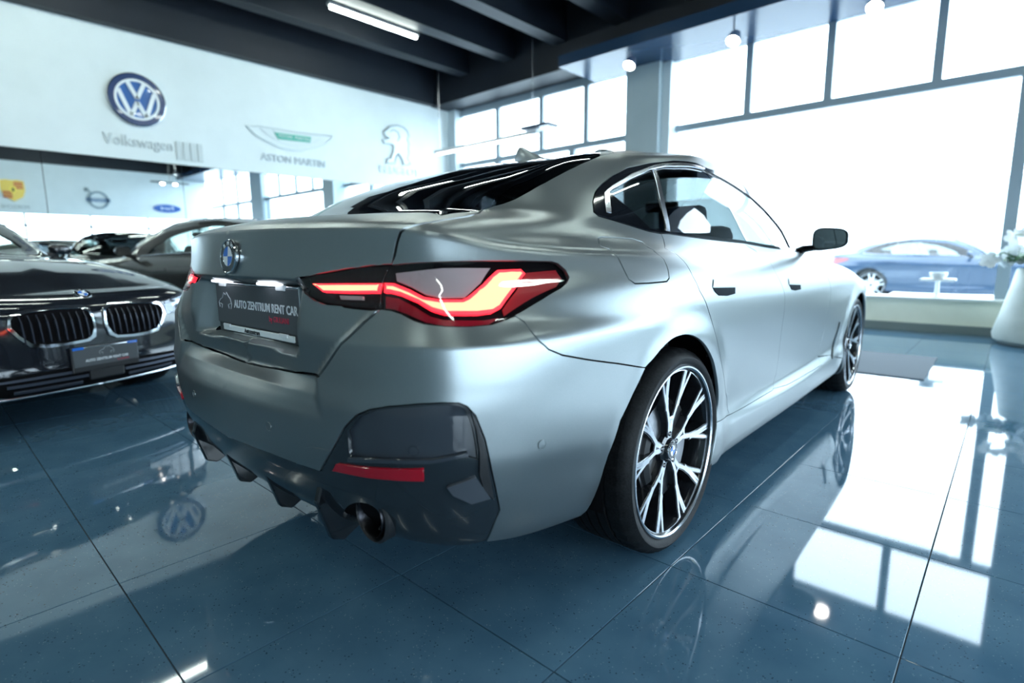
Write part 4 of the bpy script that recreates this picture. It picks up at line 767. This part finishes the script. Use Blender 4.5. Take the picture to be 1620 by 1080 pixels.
for x, y, z, lb in SPOTS:
    t = thing('spot_lamp', lb, 'lamp', (x, y, z), 0, 'round spot lamps')
    dz = 1 if y > 5.9 else 0
    q = axes((0, 0, 0), (1, 0, 0), (0, -.82, .57), (0, -.57, -.82)) if dz else axes((0, 0, 0), (1, 0, 0), (0, -1, 0), (0, 0, -1))
    q = q @ Matrix.Identity(4)
    bm = bmesh.new(); lathe(bm, [(.02, -.13), (.06, -.12), (.085, -.04), (.09, .02), (.082, .024), (.078, 0)], 28, q); from_bm('spot_housing', bm, satin_alu, t, True)
    bm = bmesh.new(); disc(bm, .079, .004, 28, q); from_bm('spot_lens', bm, spot_glow, t)
    bm = bmesh.new(); top = (4.0 if dz else 4.6) - z; tube(bm, [(0, 0, .08), (0, 0, top)], .012, 8); from_bm('spot_stem', bm, satin_alu, t)
# light rail on the far right, seen in the mirror
t = thing('spot_rail', 'small light rail with two lit heads, seen in the mirror', 'lamp', (6.3, 5.5, 3.80))
bbox_obj('rail_bar', (0, 0, .02), (.06, 1.3, .05), mat('rail_grey', (.10, .11, .12), .4), t, bev=.008)
for y in (-.25, .18):
    bm = bmesh.new(); lathe(bm, [(.03, -.16), (.07, -.15), (.075, 0), (.068, -.01)], 20, axes((0, y, -.02), (0, 1, 0), (.4, 0, .9), (-.9, 0, -.4))); from_bm('rail_head', bm, white_plastic, t, True)
    bm = bmesh.new(); disc(bm, .066, -.004, 20, axes((0, y, -.02), (0, 1, 0), (.4, 0, .9), (-.9, 0, -.4))); from_bm('rail_lens', bm, spot_glow, t)
bm = bmesh.new(); tube(bm, [(0, 0, .04), (0, 0, .8)], .012, 8); from_bm('rail_stem', bm, satin_alu, t)
# hanging light bar in front of the high windows
t = thing('hanging_lamp', 'white hanging light bar before the high windows near the corner', 'lamp', (-7.4, 6.0, 3.10))
bbox_obj('lamp_bar', (1.35, 0, 0), (2.75, .10, .06), white_plastic, t, bev=.01)
bbox_obj('lamp_tray', (2.75, 0, .07), (.62, .30, .05), mat('tray_dark', (.03, .05, .08), .2), t, bev=.01)
bbox_obj('lamp_diffuser', (1.3, 0, -.045), (2.5, .06, .03), glow('bar_glow', (.95, 1., 1.), 3.), t)
for x in (.12, 2.6):
    bm = bmesh.new(); tube(bm, [(x, 0, .03), (x, 0, 2.15)], .006, 6); from_bm('hanging_wire', bm, satin_alu, t)
# ------------------------------------------------------------------ signs
AXL = lambda y, z, d=.0: axes((XL + .001 + d, y, z), (0, 1, 0), (0, 0, 1), (1, 0, 0))        # local z out of the left wall
AXR = lambda y, z, d=.0: axes((XR - .001 - d, y, z), (0, -1, 0), (0, 0, 1), (-1, 0, 0))
def polyline(bm, pts, m, r, closed=True, z=.006):
    P = [m @ Vector((a, b, z)) for a, b in pts]
    if closed: P.append(P[0])
    tube(bm, P, r, 6, not closed)
silver = mat('sign_silver', (.40, .45, .47), .35, .6); pale = mat('sign_pale_silver', (.60, .66, .67), .4, .3); blue_d = mat('sign_navy', (.008, .035, .13), .25, coat=.4); blue_m = mat('sign_blue', (.01, .10, .34), .3, coat=.4)
sign_white = mat('sign_white', (.78, .82, .84), .4)
s = thing('wall_sign', 'big round blue and white emblem sign on the white wall, left', 'sign', (0, 0, 0))
m = AXL(.92, 3.265)
bm = bmesh.new(); lathe(bm, [(.362, 0), (.362, .045), (.350, .055), (.262, .055), (.255, .04), (.001, .04)], 64, m); from_bm('sign_disc', bm, blue_d, s, True)
bm = bmesh.new(); disc(bm, .262, .0405, 64, m); from_bm('sign_field', bm, blue_m, s)
bm = bmesh.new(); lathe(bm, [(.284, .05), (.284, .062), (.252, .062), (.252, .04)], 64, m); from_bm('sign_ring', bm, sign_white, s)
bm = bmesh.new(); lathe(bm, [(.366, .0), (.368, .05), (.356, .058)], 64, m); from_bm('sign_rim', bm, satin_alu, s, True)
def stroke(bm, a, b, w, z0, z1, m):
    dx, dy = b[0] - a[0], b[1] - a[1]; l = math.hypot(dx, dy); nx, ny = -dy / l * w / 2, dx / l * w / 2
    prism(bm, [(a[0] + nx, a[1] + ny), (a[0] - nx, a[1] - ny), (b[0] - nx, b[1] - ny), (b[0] + nx, b[1] + ny)], z0, z1, m)
for nm, pts in (('sign_letter', [(-.105, .235), (0, .018), (.105, .235)]), ('sign_letter', [(-.225, .115), (-.095, -.232), (0, -.03), (.095, -.232), (.225, .115)])):
    bm = bmesh.new()
    for a, b in zip(pts, pts[1:]): stroke(bm, a, b, .052, .04, .06, m)
    from_bm(nm, bm, sign_white, s)
t = lettering('sign_lettering', 'silver cut-out lettering ending in four pale bars, below the round blue sign', 'Volkswagen', .215, AXL(.90, 2.675, .01), silver, .012, .86)
for k in range(4): bbox_obj('bar', (.002, .52 + k * .10, -.05), (.018, .07, .27), mat('bar_pale', (.55, .61, .62), .4), t)
s = thing('wall_sign', 'winged silver emblem with a green bar on the white wall', 'sign')
wing = [(2.478, 3.164), (2.684, 3.192), (2.908, 3.193), (3.17, 3.193), (3.32, 3.188), (3.568, 3.197), (3.76, 3.203), (4.043, 3.233), (4.004, 3.145), (3.882, 3.054), (3.68, 2.969), (3.422, 2.883), (3.237, 2.873), (3.001, 2.892), (2.778, 2.97), (2.617, 3.041)]
m0 = AXL(0, 0)
bm = bmesh.new(); prism(bm, wing, .0, .02, m0); from_bm('sign_wing', bm, mat('wing_pale', (.66, .72, .73), .4), s)
bm = bmesh.new(); polyline(bm, wing, m0, .012, z=.022); from_bm('wing_outline', bm, pale, s)
for fr in (.72, .45):
    bm = bmesh.new(); cx, cz = 3.26, 3.16; polyline(bm, [(cx + (a - cx) * fr, cz + (b - cz) * fr) for a, b in wing[8:] + wing[:1]], m0, .006, False, .022); from_bm('wing_feather', bm, pale, s)
bm = bmesh.new(); prism(bm, [(2.937, 3.126), (3.612, 3.146), (3.59, 3.045), (2.997, 3.022)], .02, .034, m0); from_bm('sign_bar', bm, mat('sign_green', (.10, .42, .32), .35), s)
text('bar_lettering', 'ASTON', .075, AXL(3.13, 3.087, .036), pale, s, .003); text('bar_lettering', 'MARTIN', .075, AXL(3.44, 3.087, .036), pale, s, .003)
lettering('sign_lettering', 'silver lettering below the winged emblem', 'ASTON MARTIN', .165, AXL(3.28, 2.69, .01), silver, .012, 1.0)
lion = [(5.204, 3.475), (5.286, 3.535), (5.37, 3.613), (5.534, 3.661), (5.699, 3.649), (5.801, 3.583), (5.839, 3.489), (5.793, 3.416), (5.833, 3.339), (5.807, 3.236), (5.824, 3.138), (5.776, 3.032), (5.857, 2.924), (5.664, 2.892), (5.668, 2.969), (5.589, 3.075), (5.549, 3.103), (5.482, 3.013), (5.456, 2.895), (5.253, 2.878), (5.277, 2.956), (5.359, 2.982), (5.426, 3.12), (5.452, 3.238), (5.373, 3.269), (5.193, 3.266), (5.176, 3.312), (5.276, 3.342), (5.338, 3.383), (5.24, 3.401)]
s = thing('wall_sign', 'silver standing lion emblem on the white wall near the corner', 'sign')
bm = bmesh.new(); prism(bm, lion, 0, .02, m0); from_bm('sign_lion', bm, mat('lion_pale', (.64, .71, .73), .4, .2), s)
bm = bmesh.new(); polyline(bm, lion, m0, .015, z=.022); from_bm('lion_outline', bm, silver, s)
bm = bmesh.new(); polyline(bm, [(5.37, 3.52), (5.45, 3.56), (5.56, 3.53), (5.60, 3.43), (5.55, 3.36)], m0, .012, False, .022); from_bm('lion_mane', bm, silver, s)
lettering('sign_lettering', 'pale lettering below the lion emblem', 'PEUGEOT', .20, AXL(5.58, 2.745, .01), pale, .012, 1.15)
# signs on the opposite wall, seen in the mirror
s = thing('wall_sign', 'gold red and black crest sign, seen in the wall mirror', 'sign')
m = AXR(1.03, 3.25)
shield = [(-.30, .30), (-.15, .33), (0, .31), (.15, .33), (.30, .30), (.31, 0), (.24, -.22), (0, -.37), (-.24, -.22), (-.31, 0)]
bm = bmesh.new(); prism(bm, shield, 0, .04, m); from_bm('sign_shield', bm, mat('sign_gold', (.72, .52, .12), .35, .3), s)
sr, sb_ = mat('sign_red', (.45, .02, .03), .4), satin_black
for qx, qy in ((-1, 1), (1, -1)):
    for k in range(3):
        bm = bmesh.new(); y = qy * .05 + qy * k * .08; prism(bm, [(qx * .27, y), (qx * .03, y), (qx * .03, y + qy * .05), (qx * .26, y + qy * .05)], .04, .046, m); from_bm('crest_stripe', bm, sr, s)
bm = bmesh.new(); prism(bm, [(-.08, .10), (.08, .10), (.08, -.04), (0, -.13), (-.08, -.04)], .04, .056, m); from_bm('crest_shield', bm, mat('crest_gold', (.80, .62, .10), .3, .3), s)
bm = bmesh.new(); prism(bm, [(-.03, .05), (.01, .07), (.03, .03), (.02, -.05), (-.02, -.06), (-.04, 0)], .056, .06, m); from_bm('crest_horse', bm, sb_, s)
lettering('sign_lettering', 'silver lettering below the crest sign, seen in the mirror', 'PORSCHE', .17, AXR(1.03, 2.70, .01), silver, .012, 1.0)
s = thing('wall_sign', 'silver ring emblem with an arrow, seen in the wall mirror', 'sign')
m = AXR(3.335, 3.08)
bm = bmesh.new(); lathe(bm, [(.31, 0), (.31, .04), (.25, .04), (.25, 0)], 48, m); from_bm('sign_ring', bm, mat('ring_grey', (.20, .27, .32), .3, .5), s)
bm = bmesh.new(); stroke(bm, (.2, .24), (.34, .37), .05, 0, .04, m); prism(bm, [(.24, .40), (.38, .41), (.37, .27)], 0, .04, m); from_bm('sign_arrow', bm, MT['ring_grey'], s)
bm = bmesh.new(); box(bm, (0, 0, .02), (.70, .13, .04), 0, 0, m); from_bm('sign_bar', bm, mat('bar_blue', (.10, .20, .34), .3), s)
text('bar_lettering', 'VOLVO', .12, m @ Matrix.Translation((0, 0, .042)), sign_white, s, .003)
s = thing('wall_sign', 'blue oval emblem sign, seen in the wall mirror', 'sign')
m = AXR(5.52, 2.90) @ Matrix.Diagonal((1, .32, 1, 1))
bm = bmesh.new(); lathe(bm, [(.48, 0), (.48, .03), (.45, .036), (.42, .03), (.001, .03)], 48, m); from_bm('sign_oval', bm, mat('oval_blue', (.02, .10, .36), .3, coat=.3), s, True)
text('sign_script', 'Ford', .20, AXR(5.52, 2.90, .034), sign_white, s, .003, sx=1.2)
# ------------------------------------------------------------------ door mat, planter, stand
bm = bmesh.new(); box(bm, (.25, 4.22, .004), (1.92, 1.22, .008), 0.0144, .003); tag(from_bm('door_mat', bm, noise_mat('mat_grey', (.075, .095, .115), (.10, .12, .14), 220, .95, bump=.4)), 'dark grey floor mat lying in front of the grey car', 'mat')
pt = thing('planter', 'tall pale flared planter with white flowers and green leaves, by the window', 'planter', (1.97, 6.44, 0))
bm = bmesh.new(); lathe(bm, [(.001, 0), (.36, 0), (.43, .05), (.445, .11), (.40, .30), (.345, .56), (.30, .80), (.285, .815), (.265, .80), (.26, .70)], 48); from_bm('planter_pot', bm, noise_mat('planter_grey', (.46, .52, .50), (.50, .56, .54), 8, .55), pt, True)
bm = bmesh.new(); disc(bm, .265, .74, 24); from_bm('planter_soil', bm, mat('soil', (.03, .025, .02), .9), pt)
rnd = random.Random(7)
leaf_m = mat('orchid_leaf', (.05, .16, .06), .45); petal_m = mat('orchid_petal', (.80, .84, .85), .5); stem_m = mat('orchid_stem', (.16, .26, .10), .5)
fl = pt; OF = Vector((0, 0, .75))
for k in range(11):
    a = rnd.uniform(0, 6.28); L = rnd.uniform(.28, .5); bm = bmesh.new(); prev = None
    for t in range(7):
        f = t / 6; r = .05 + L * f; z = .05 + .22 * math.sin(f * 2.4) * (.5 + .5 * rnd.random()); wd = .045 * math.sin(math.pi * min(.98, f * .85 + .12)); c = Vector((math.cos(a) * r, math.sin(a) * r, z)) + OF; n = Vector((-math.sin(a), math.cos(a), 0)) * wd
        row = [bm.verts.new(c - n), bm.verts.new(c - Vector((0, 0, .012))), bm.verts.new(c + n)]
        if prev: bm.faces.new((prev[0], prev[1], row[1], row[0])); bm.faces.new((prev[1], prev[2], row[2], row[1]))
        prev = row
    from_bm('leaf', bm, leaf_m, fl, True)
pet = None
for k in range(13):
    a = k * .49 + rnd.uniform(-.2, .2); H = rnd.uniform(.12, .60); L = rnd.uniform(.30, .68)
    pts = [Vector((math.cos(a) * L * f ** 1.6, math.sin(a) * L * f ** 1.6, H * math.sin(min(1., f * 1.15) * 1.75) )) + OF for f in [i / 8 for i in range(9)]]
    bm = bmesh.new(); tube(bm, pts, .006, 6); st = from_bm('stem', bm, stem_m, fl, True)
    for q in (4, 5, 6, 7, 8):
        p = pts[q] + Vector((rnd.uniform(-.03, .03), rnd.uniform(-.03, .03), rnd.uniform(-.04, .03)))
        if pet is None:
            bm = bmesh.new()
            for g in range(5):
                an = g * 2 * math.pi / 5; rr = .055; c = Vector((math.cos(an) * rr * .9, math.sin(an) * rr * .9, 0)); u = Vector((math.cos(an), math.sin(an), .25)); v = Vector((-math.sin(an), math.cos(an), 0))
                ring = [bm.verts.new(c + u * .048 * math.cos(t) + v * .040 * math.sin(t)) for t in [i * 6.283 / 8 for i in range(8)]]; ce = bm.verts.new(c - Vector((0, 0, .008)))
                for i in range(8): bm.faces.new((ring[i], ring[(i + 1) % 8], ce))
            bmesh.ops.create_icosphere(bm, subdivisions=1, radius=.014)
            me = bpy.data.meshes.new('blossom'); bm.to_mesh(me); bm.free(); me.materials.append(petal_m); pet = me
        o = link('blossom', pet, st, p); o.rotation_euler = (R(rnd.uniform(40, 110)), 0, rnd.uniform(0, 6.28))
t = thing('table_stand', 'small white stand with a flat top on the window ledge', 'stand', (.95, 7.14, .435))
bm = bmesh.new(); lathe(bm, [(.001, 0), (.07, 0), (.07, .012), (.025, .02), (.02, .19), (.03, .20)], 24); from_bm('stand_foot', bm, white_plastic, t, True)
bbox_obj('stand_top', (0, 0, .215), (.36, .18, .03), white_plastic, t, bev=.01)
b = thing('bowl', 'round white bowl on the small stand by the window', 'bowl', (.95, 7.14, .665))
bm = bmesh.new(); lathe(bm, [(.001, 0), (.05, .0), (.085, .03), (.095, .07), (.09, .075), (.08, .04), (.001, .015)], 28); from_bm('bowl_body', bm, white_plastic, b, True)
# ------------------------------------------------------------------ the other cars
def simple_car(label, name, loc, rz, pm, rows=None, lift=None, glass=None, seats=None, front=True, style=1, scale=1., grp=None, sides=(1, -1), hi=False):
    S = Surf(control(rows, None, lift) * scale, 10, 6)
    car = thing(name, label, 'car', loc, rz, grp)
    cut = [FE['dlo'][0], FE['windshield'][0], FE['rear_window'][0]]
    shell(S, 'inner_shell', dark_void, car, cut, wells=(-.05, 2.856 * scale), wr=.41)
    k = dict(du=1 / 3, dv=1 / 2, step=.06)
    glass = glass or thin_glass('car_glass', (.42, .47, .48)); rear_g = thin_glass('tinted_rear_glass', (.010, .012, .014), .85)
    lid = [q for q in FE['trunk_lid'][0]]
    panel(S, 'trunk_lid', FE['trunk_lid'], pm, car, both=True, **k); panel(S, 'rear_bumper', FE['bumper'], pm, car, both=True, **k)
    panel(S, 'rear_diffuser', FE['diffuser'], satin_black, car, off=-.004, both=True, **k)
    panel(S, 'roof_panel', FE['roof'], pm, car, both=True, **k); panel(S, 'hood', FE['hood'], pm, car, both=True, **k)
    fb = panel(S, 'front_bumper', FE['front_bumper'], pm, car, both=True, du=1 / 8, dv=1 / 5, step=.03)
    panel(S, 'rear_window', FE['rear_window'], rear_g, car, off=-.003, both=True, thick=.004, **k)
    panel(S, 'windshield', FE['windshield'], glass, car, off=-.002, both=True, thick=.004, **k)
    for sd in (1, -1):
        panel(S, 'rear_quarter_panel', FE['quarter'], pm, car, side=sd, **k)
        for dn, hn in (('rear_door', 'handle_r'), ('front_door', 'handle_f')):
            d = panel(S, dn, FE[dn], pm, car, side=sd, **k); panel(S, 'door_handle', FE[hn], pm, d, off=.012, thick=.02, side=sd, step=.03)
        panel(S, 'front_fender', FE['fender'], pm, car, side=sd, **k); panel(S, 'side_skirt', FE['skirt'], pm, car, side=sd, **k)
        tr = panel(S, 'window_trim', FE['dlo'], satin_black, car, off=.002, side=sd, **k)
        for gn, on in (('glass_quarter', 'quarter_window'), ('glass_rear', 'rear_side_window'), ('glass_front', 'front_side_window')): panel(S, on, FE[gn], glass, car, off=-.004, thick=.004, gap=0, side=sd, **k)
        panel(S, 'tail_lamp', FE['lamp'], mat('unlit_tail_lamp', (.14, .006, .012), .15, coat=.5), car, off=.003, thick=.01, side=sd, **k)
        # belt moulding: thin bright line under the side windows
        pts = [S.ev([[u, 13.93]])[0] * [sd, 1, 1] for u in np.arange(5.2, 12.4, .4)]; nn = [S.nrm([[u, 13.93]])[0] * [sd, 1, 1] for u in np.arange(5.2, 12.4, .4)]
        bm = bmesh.new(); tube(bm, [p + n * .004 for p, n in zip(pts, nn)], .007, 6); from_bm('belt_moulding', bm, satin_alu, tr, True)
        for wy in (0., 2.84 * scale):
            wheel(car, (sd * .895 * scale, wy, .338 * scale), sd, .338 * scale, .27 * scale, hi=hi, style=style)
            bm = bmesh.new(); mw = axes((sd * .91 * scale, wy - .03, .345), (0, sd, 0), (0, 0, 1), (sd, 0, 0)); lathe(bm, [(.40, -.025), (.405, -.35), (.01, -.36)], 24, mw); bmesh.ops.delete(bm, geom=[v for v in bm.verts if v.co.z < .24], context='VERTS'); from_bm('wheel_well', bm, dark_void, car, True)
        mm = Matrix.Translation((sd * .945 * scale, 1.72 * scale, 1.065 * scale))
        bm = bmesh.new(); bmesh.ops.create_uvsphere(bm, u_segments=20, v_segments=12, radius=1)
        f = lambda t, p: math.copysign(abs(t) ** p, t)
        for v in bm.verts: x, y, z = v.co; v.co = mm @ Vector((f(x, .6) * .085, max(y, -.1) * .07, f(z, .65) * .048))
        mo = from_bm('door_mirror', bm, pm, car, True)
        bm = bmesh.new(); tube(bm, [Vector((sd * .76, 1.80, .985)) * scale, Vector((sd * .86, 1.75, 1.015)) * scale, Vector((sd * .92, 1.73, 1.02)) * scale], [.03, .02, .02], 8); from_bm('mirror_arm', bm, satin_black, mo, True)
    interior(car, seats or mat('seat_dark', (.04, .042, .045), .6), yo=0)
    bbox_obj('underbody', (0, 1.3 * scale, .24), (1.40 * scale, 3.7 * scale, .10), dark_void, car)
    return car, S, fb
black_paint = noise_mat('black_metallic_paint', (.010, .012, .017), (.013, .016, .022), 700, .10, .0, spec=.6, coat=1.)
gun_paint = noise_mat('gunmetal_paint', (.060, .062, .062), (.072, .074, .074), 700, .22, .4, coat=.7)
blue_paint = noise_mat('blue_paint', (.012, .032, .065), (.015, .038, .075), 300, .25, .1, coat=.4)
# black saloon, nose towards the grey car
bcar, SB, bfb = simple_car('glossy black saloon with double grille, nose towards the grey car, left', 'car', (-5.868, -2.199, 0), -1.211, black_paint, sedan_rows(), SEDAN_LIFT, thin_glass('clear_car_glass', (.72, .78, .74)), mat('seat_beige', (.30, .29, .25), .6))
for sd in (1, -1):
    gr = panel(SB, 'kidney_grille', FB['kid_i'], dark_void, bcar, off=.002, thick=.006, gap=0, side=sd, step=.02)
    panel(SB, 'grille_surround', [FB['kid_o'][0], FB['kid_i'][0]], chrome, gr, off=.014, thick=.022, gap=0, side=sd, step=.02)
    for k in range(9):
        x = .072 + k * .0385; pts = []
        for t in range(5):
            z = .525 + .155 * t / 4
            gi = np.argmin(np.hypot(SB.P[..., 0] - x, SB.P[..., 2] - z) + np.where(SB.P[..., 1] > 2.95, 0, 9)); p = SB.P.reshape(-1, 3)[gi]; pts.append(Vector((sd * x, float(p[1]) + .010 - (.012 if t == 4 else 0), z)))
        bm = bmesh.new(); prev = None
        for p in pts:
            r = [bm.verts.new(p + Vector((sx * .005, dy, 0))) for sx, dy in ((-1, -.008), (1, -.008), (.8, .006), (-.8, .006))]
            if prev:
                for q in range(4): bm.faces.new((prev[q], prev[(q + 1) % 4], r[(q + 1) % 4], r[q]))
            prev = r
        from_bm('grille_slat', bm, mat('slat_dark_metal', (.025, .028, .04), .25, .5), gr)
    hl = panel(SB, 'headlight', FB['head'], mat('headlight_inner', (.05, .06, .08), .15, .6), bcar, off=.001, thick=.004, side=sd, step=.02)
    for q in FB['head_drl']: panel(SB, 'headlight_element', [q], mat('headlight_bright', (.75, .82, .85), .15, .6), hl, off=.006, thick=.006, gap=0, side=sd, step=.02)
    panel(SB, 'headlight_lens', FB['head'], thin_glass('headlight_lens', (.85, .88, .9)), hl, off=.012, thick=.006, gap=0, side=sd, step=.02)
    cu = panel(SB, 'air_curtain', FB['curtain'], satin_black, bfb, off=.003, thick=.008, side=sd, step=.02)
    bm = bmesh.new(); pp_ = SB.ev(np.array(FB['curtain_line'])) * [sd, 1, 1]; tube(bm, [Vector(p) + Vector((0, .008, 0)) for p in pp_], .006, 6); from_bm('curtain_trim', bm, satin_alu, cu, True)
    for n in 'abc': panel(SB, 'intake_slat', FB['slat_' + n], mat('slat_silver', (.08, .09, .12), .35, .7), bfb, off=.012, thick=.01, gap=0, side=sd, step=.02)
panel(SB, 'lower_intake', FB['intake'], dark_void, bfb, off=.003, thick=.006, gap=0, both=True, step=.03)
panel(SB, 'chin_line', FB['chin'], satin_alu, bfb, off=.010, thick=.010, gap=0, both=True, step=.03)
p = SB.ev(np.array(FB['emblem']))[0]; n = (Vector(SB.nrm(np.array(FB['emblem']))[0]) + Vector((0, .35, 0))).normalized(); xx = Vector((-1, 0, 0)); yy = n.cross(xx)
emblem_disc(bcar, axes(Vector((0, p[1], p[2])) + n * .006, xx, yy, n), .044)
plate(bcar, axes((0, 3.752, .405), (-1, 0, 0), (0, 0, 1), (0, 1, 0)), .37, .115, False)
bbox_obj('radar_block', (0, 3.73, .305), (.20, .04, .07), satin_black, bfb, bev=.01)
# gunmetal coupe behind it
simple_car('dark grey coupe parked behind the black saloon, beside the mirror wall', 'car', (-4.631, 1.59, 0), 1.975, gun_paint, None, None, thin_glass('smoked_car_glass', (.40, .46, .44)), scale=1.0)
# blue car outside on the forecourt
simple_car('blue car parked outside beyond the large window', 'car', (-1.0, 15.6, -.16), R(-90), blue_paint, sedan_rows(), SEDAN_LIFT, scale=1.06)
# the grey car
MAIN, SMAIN = build_main()
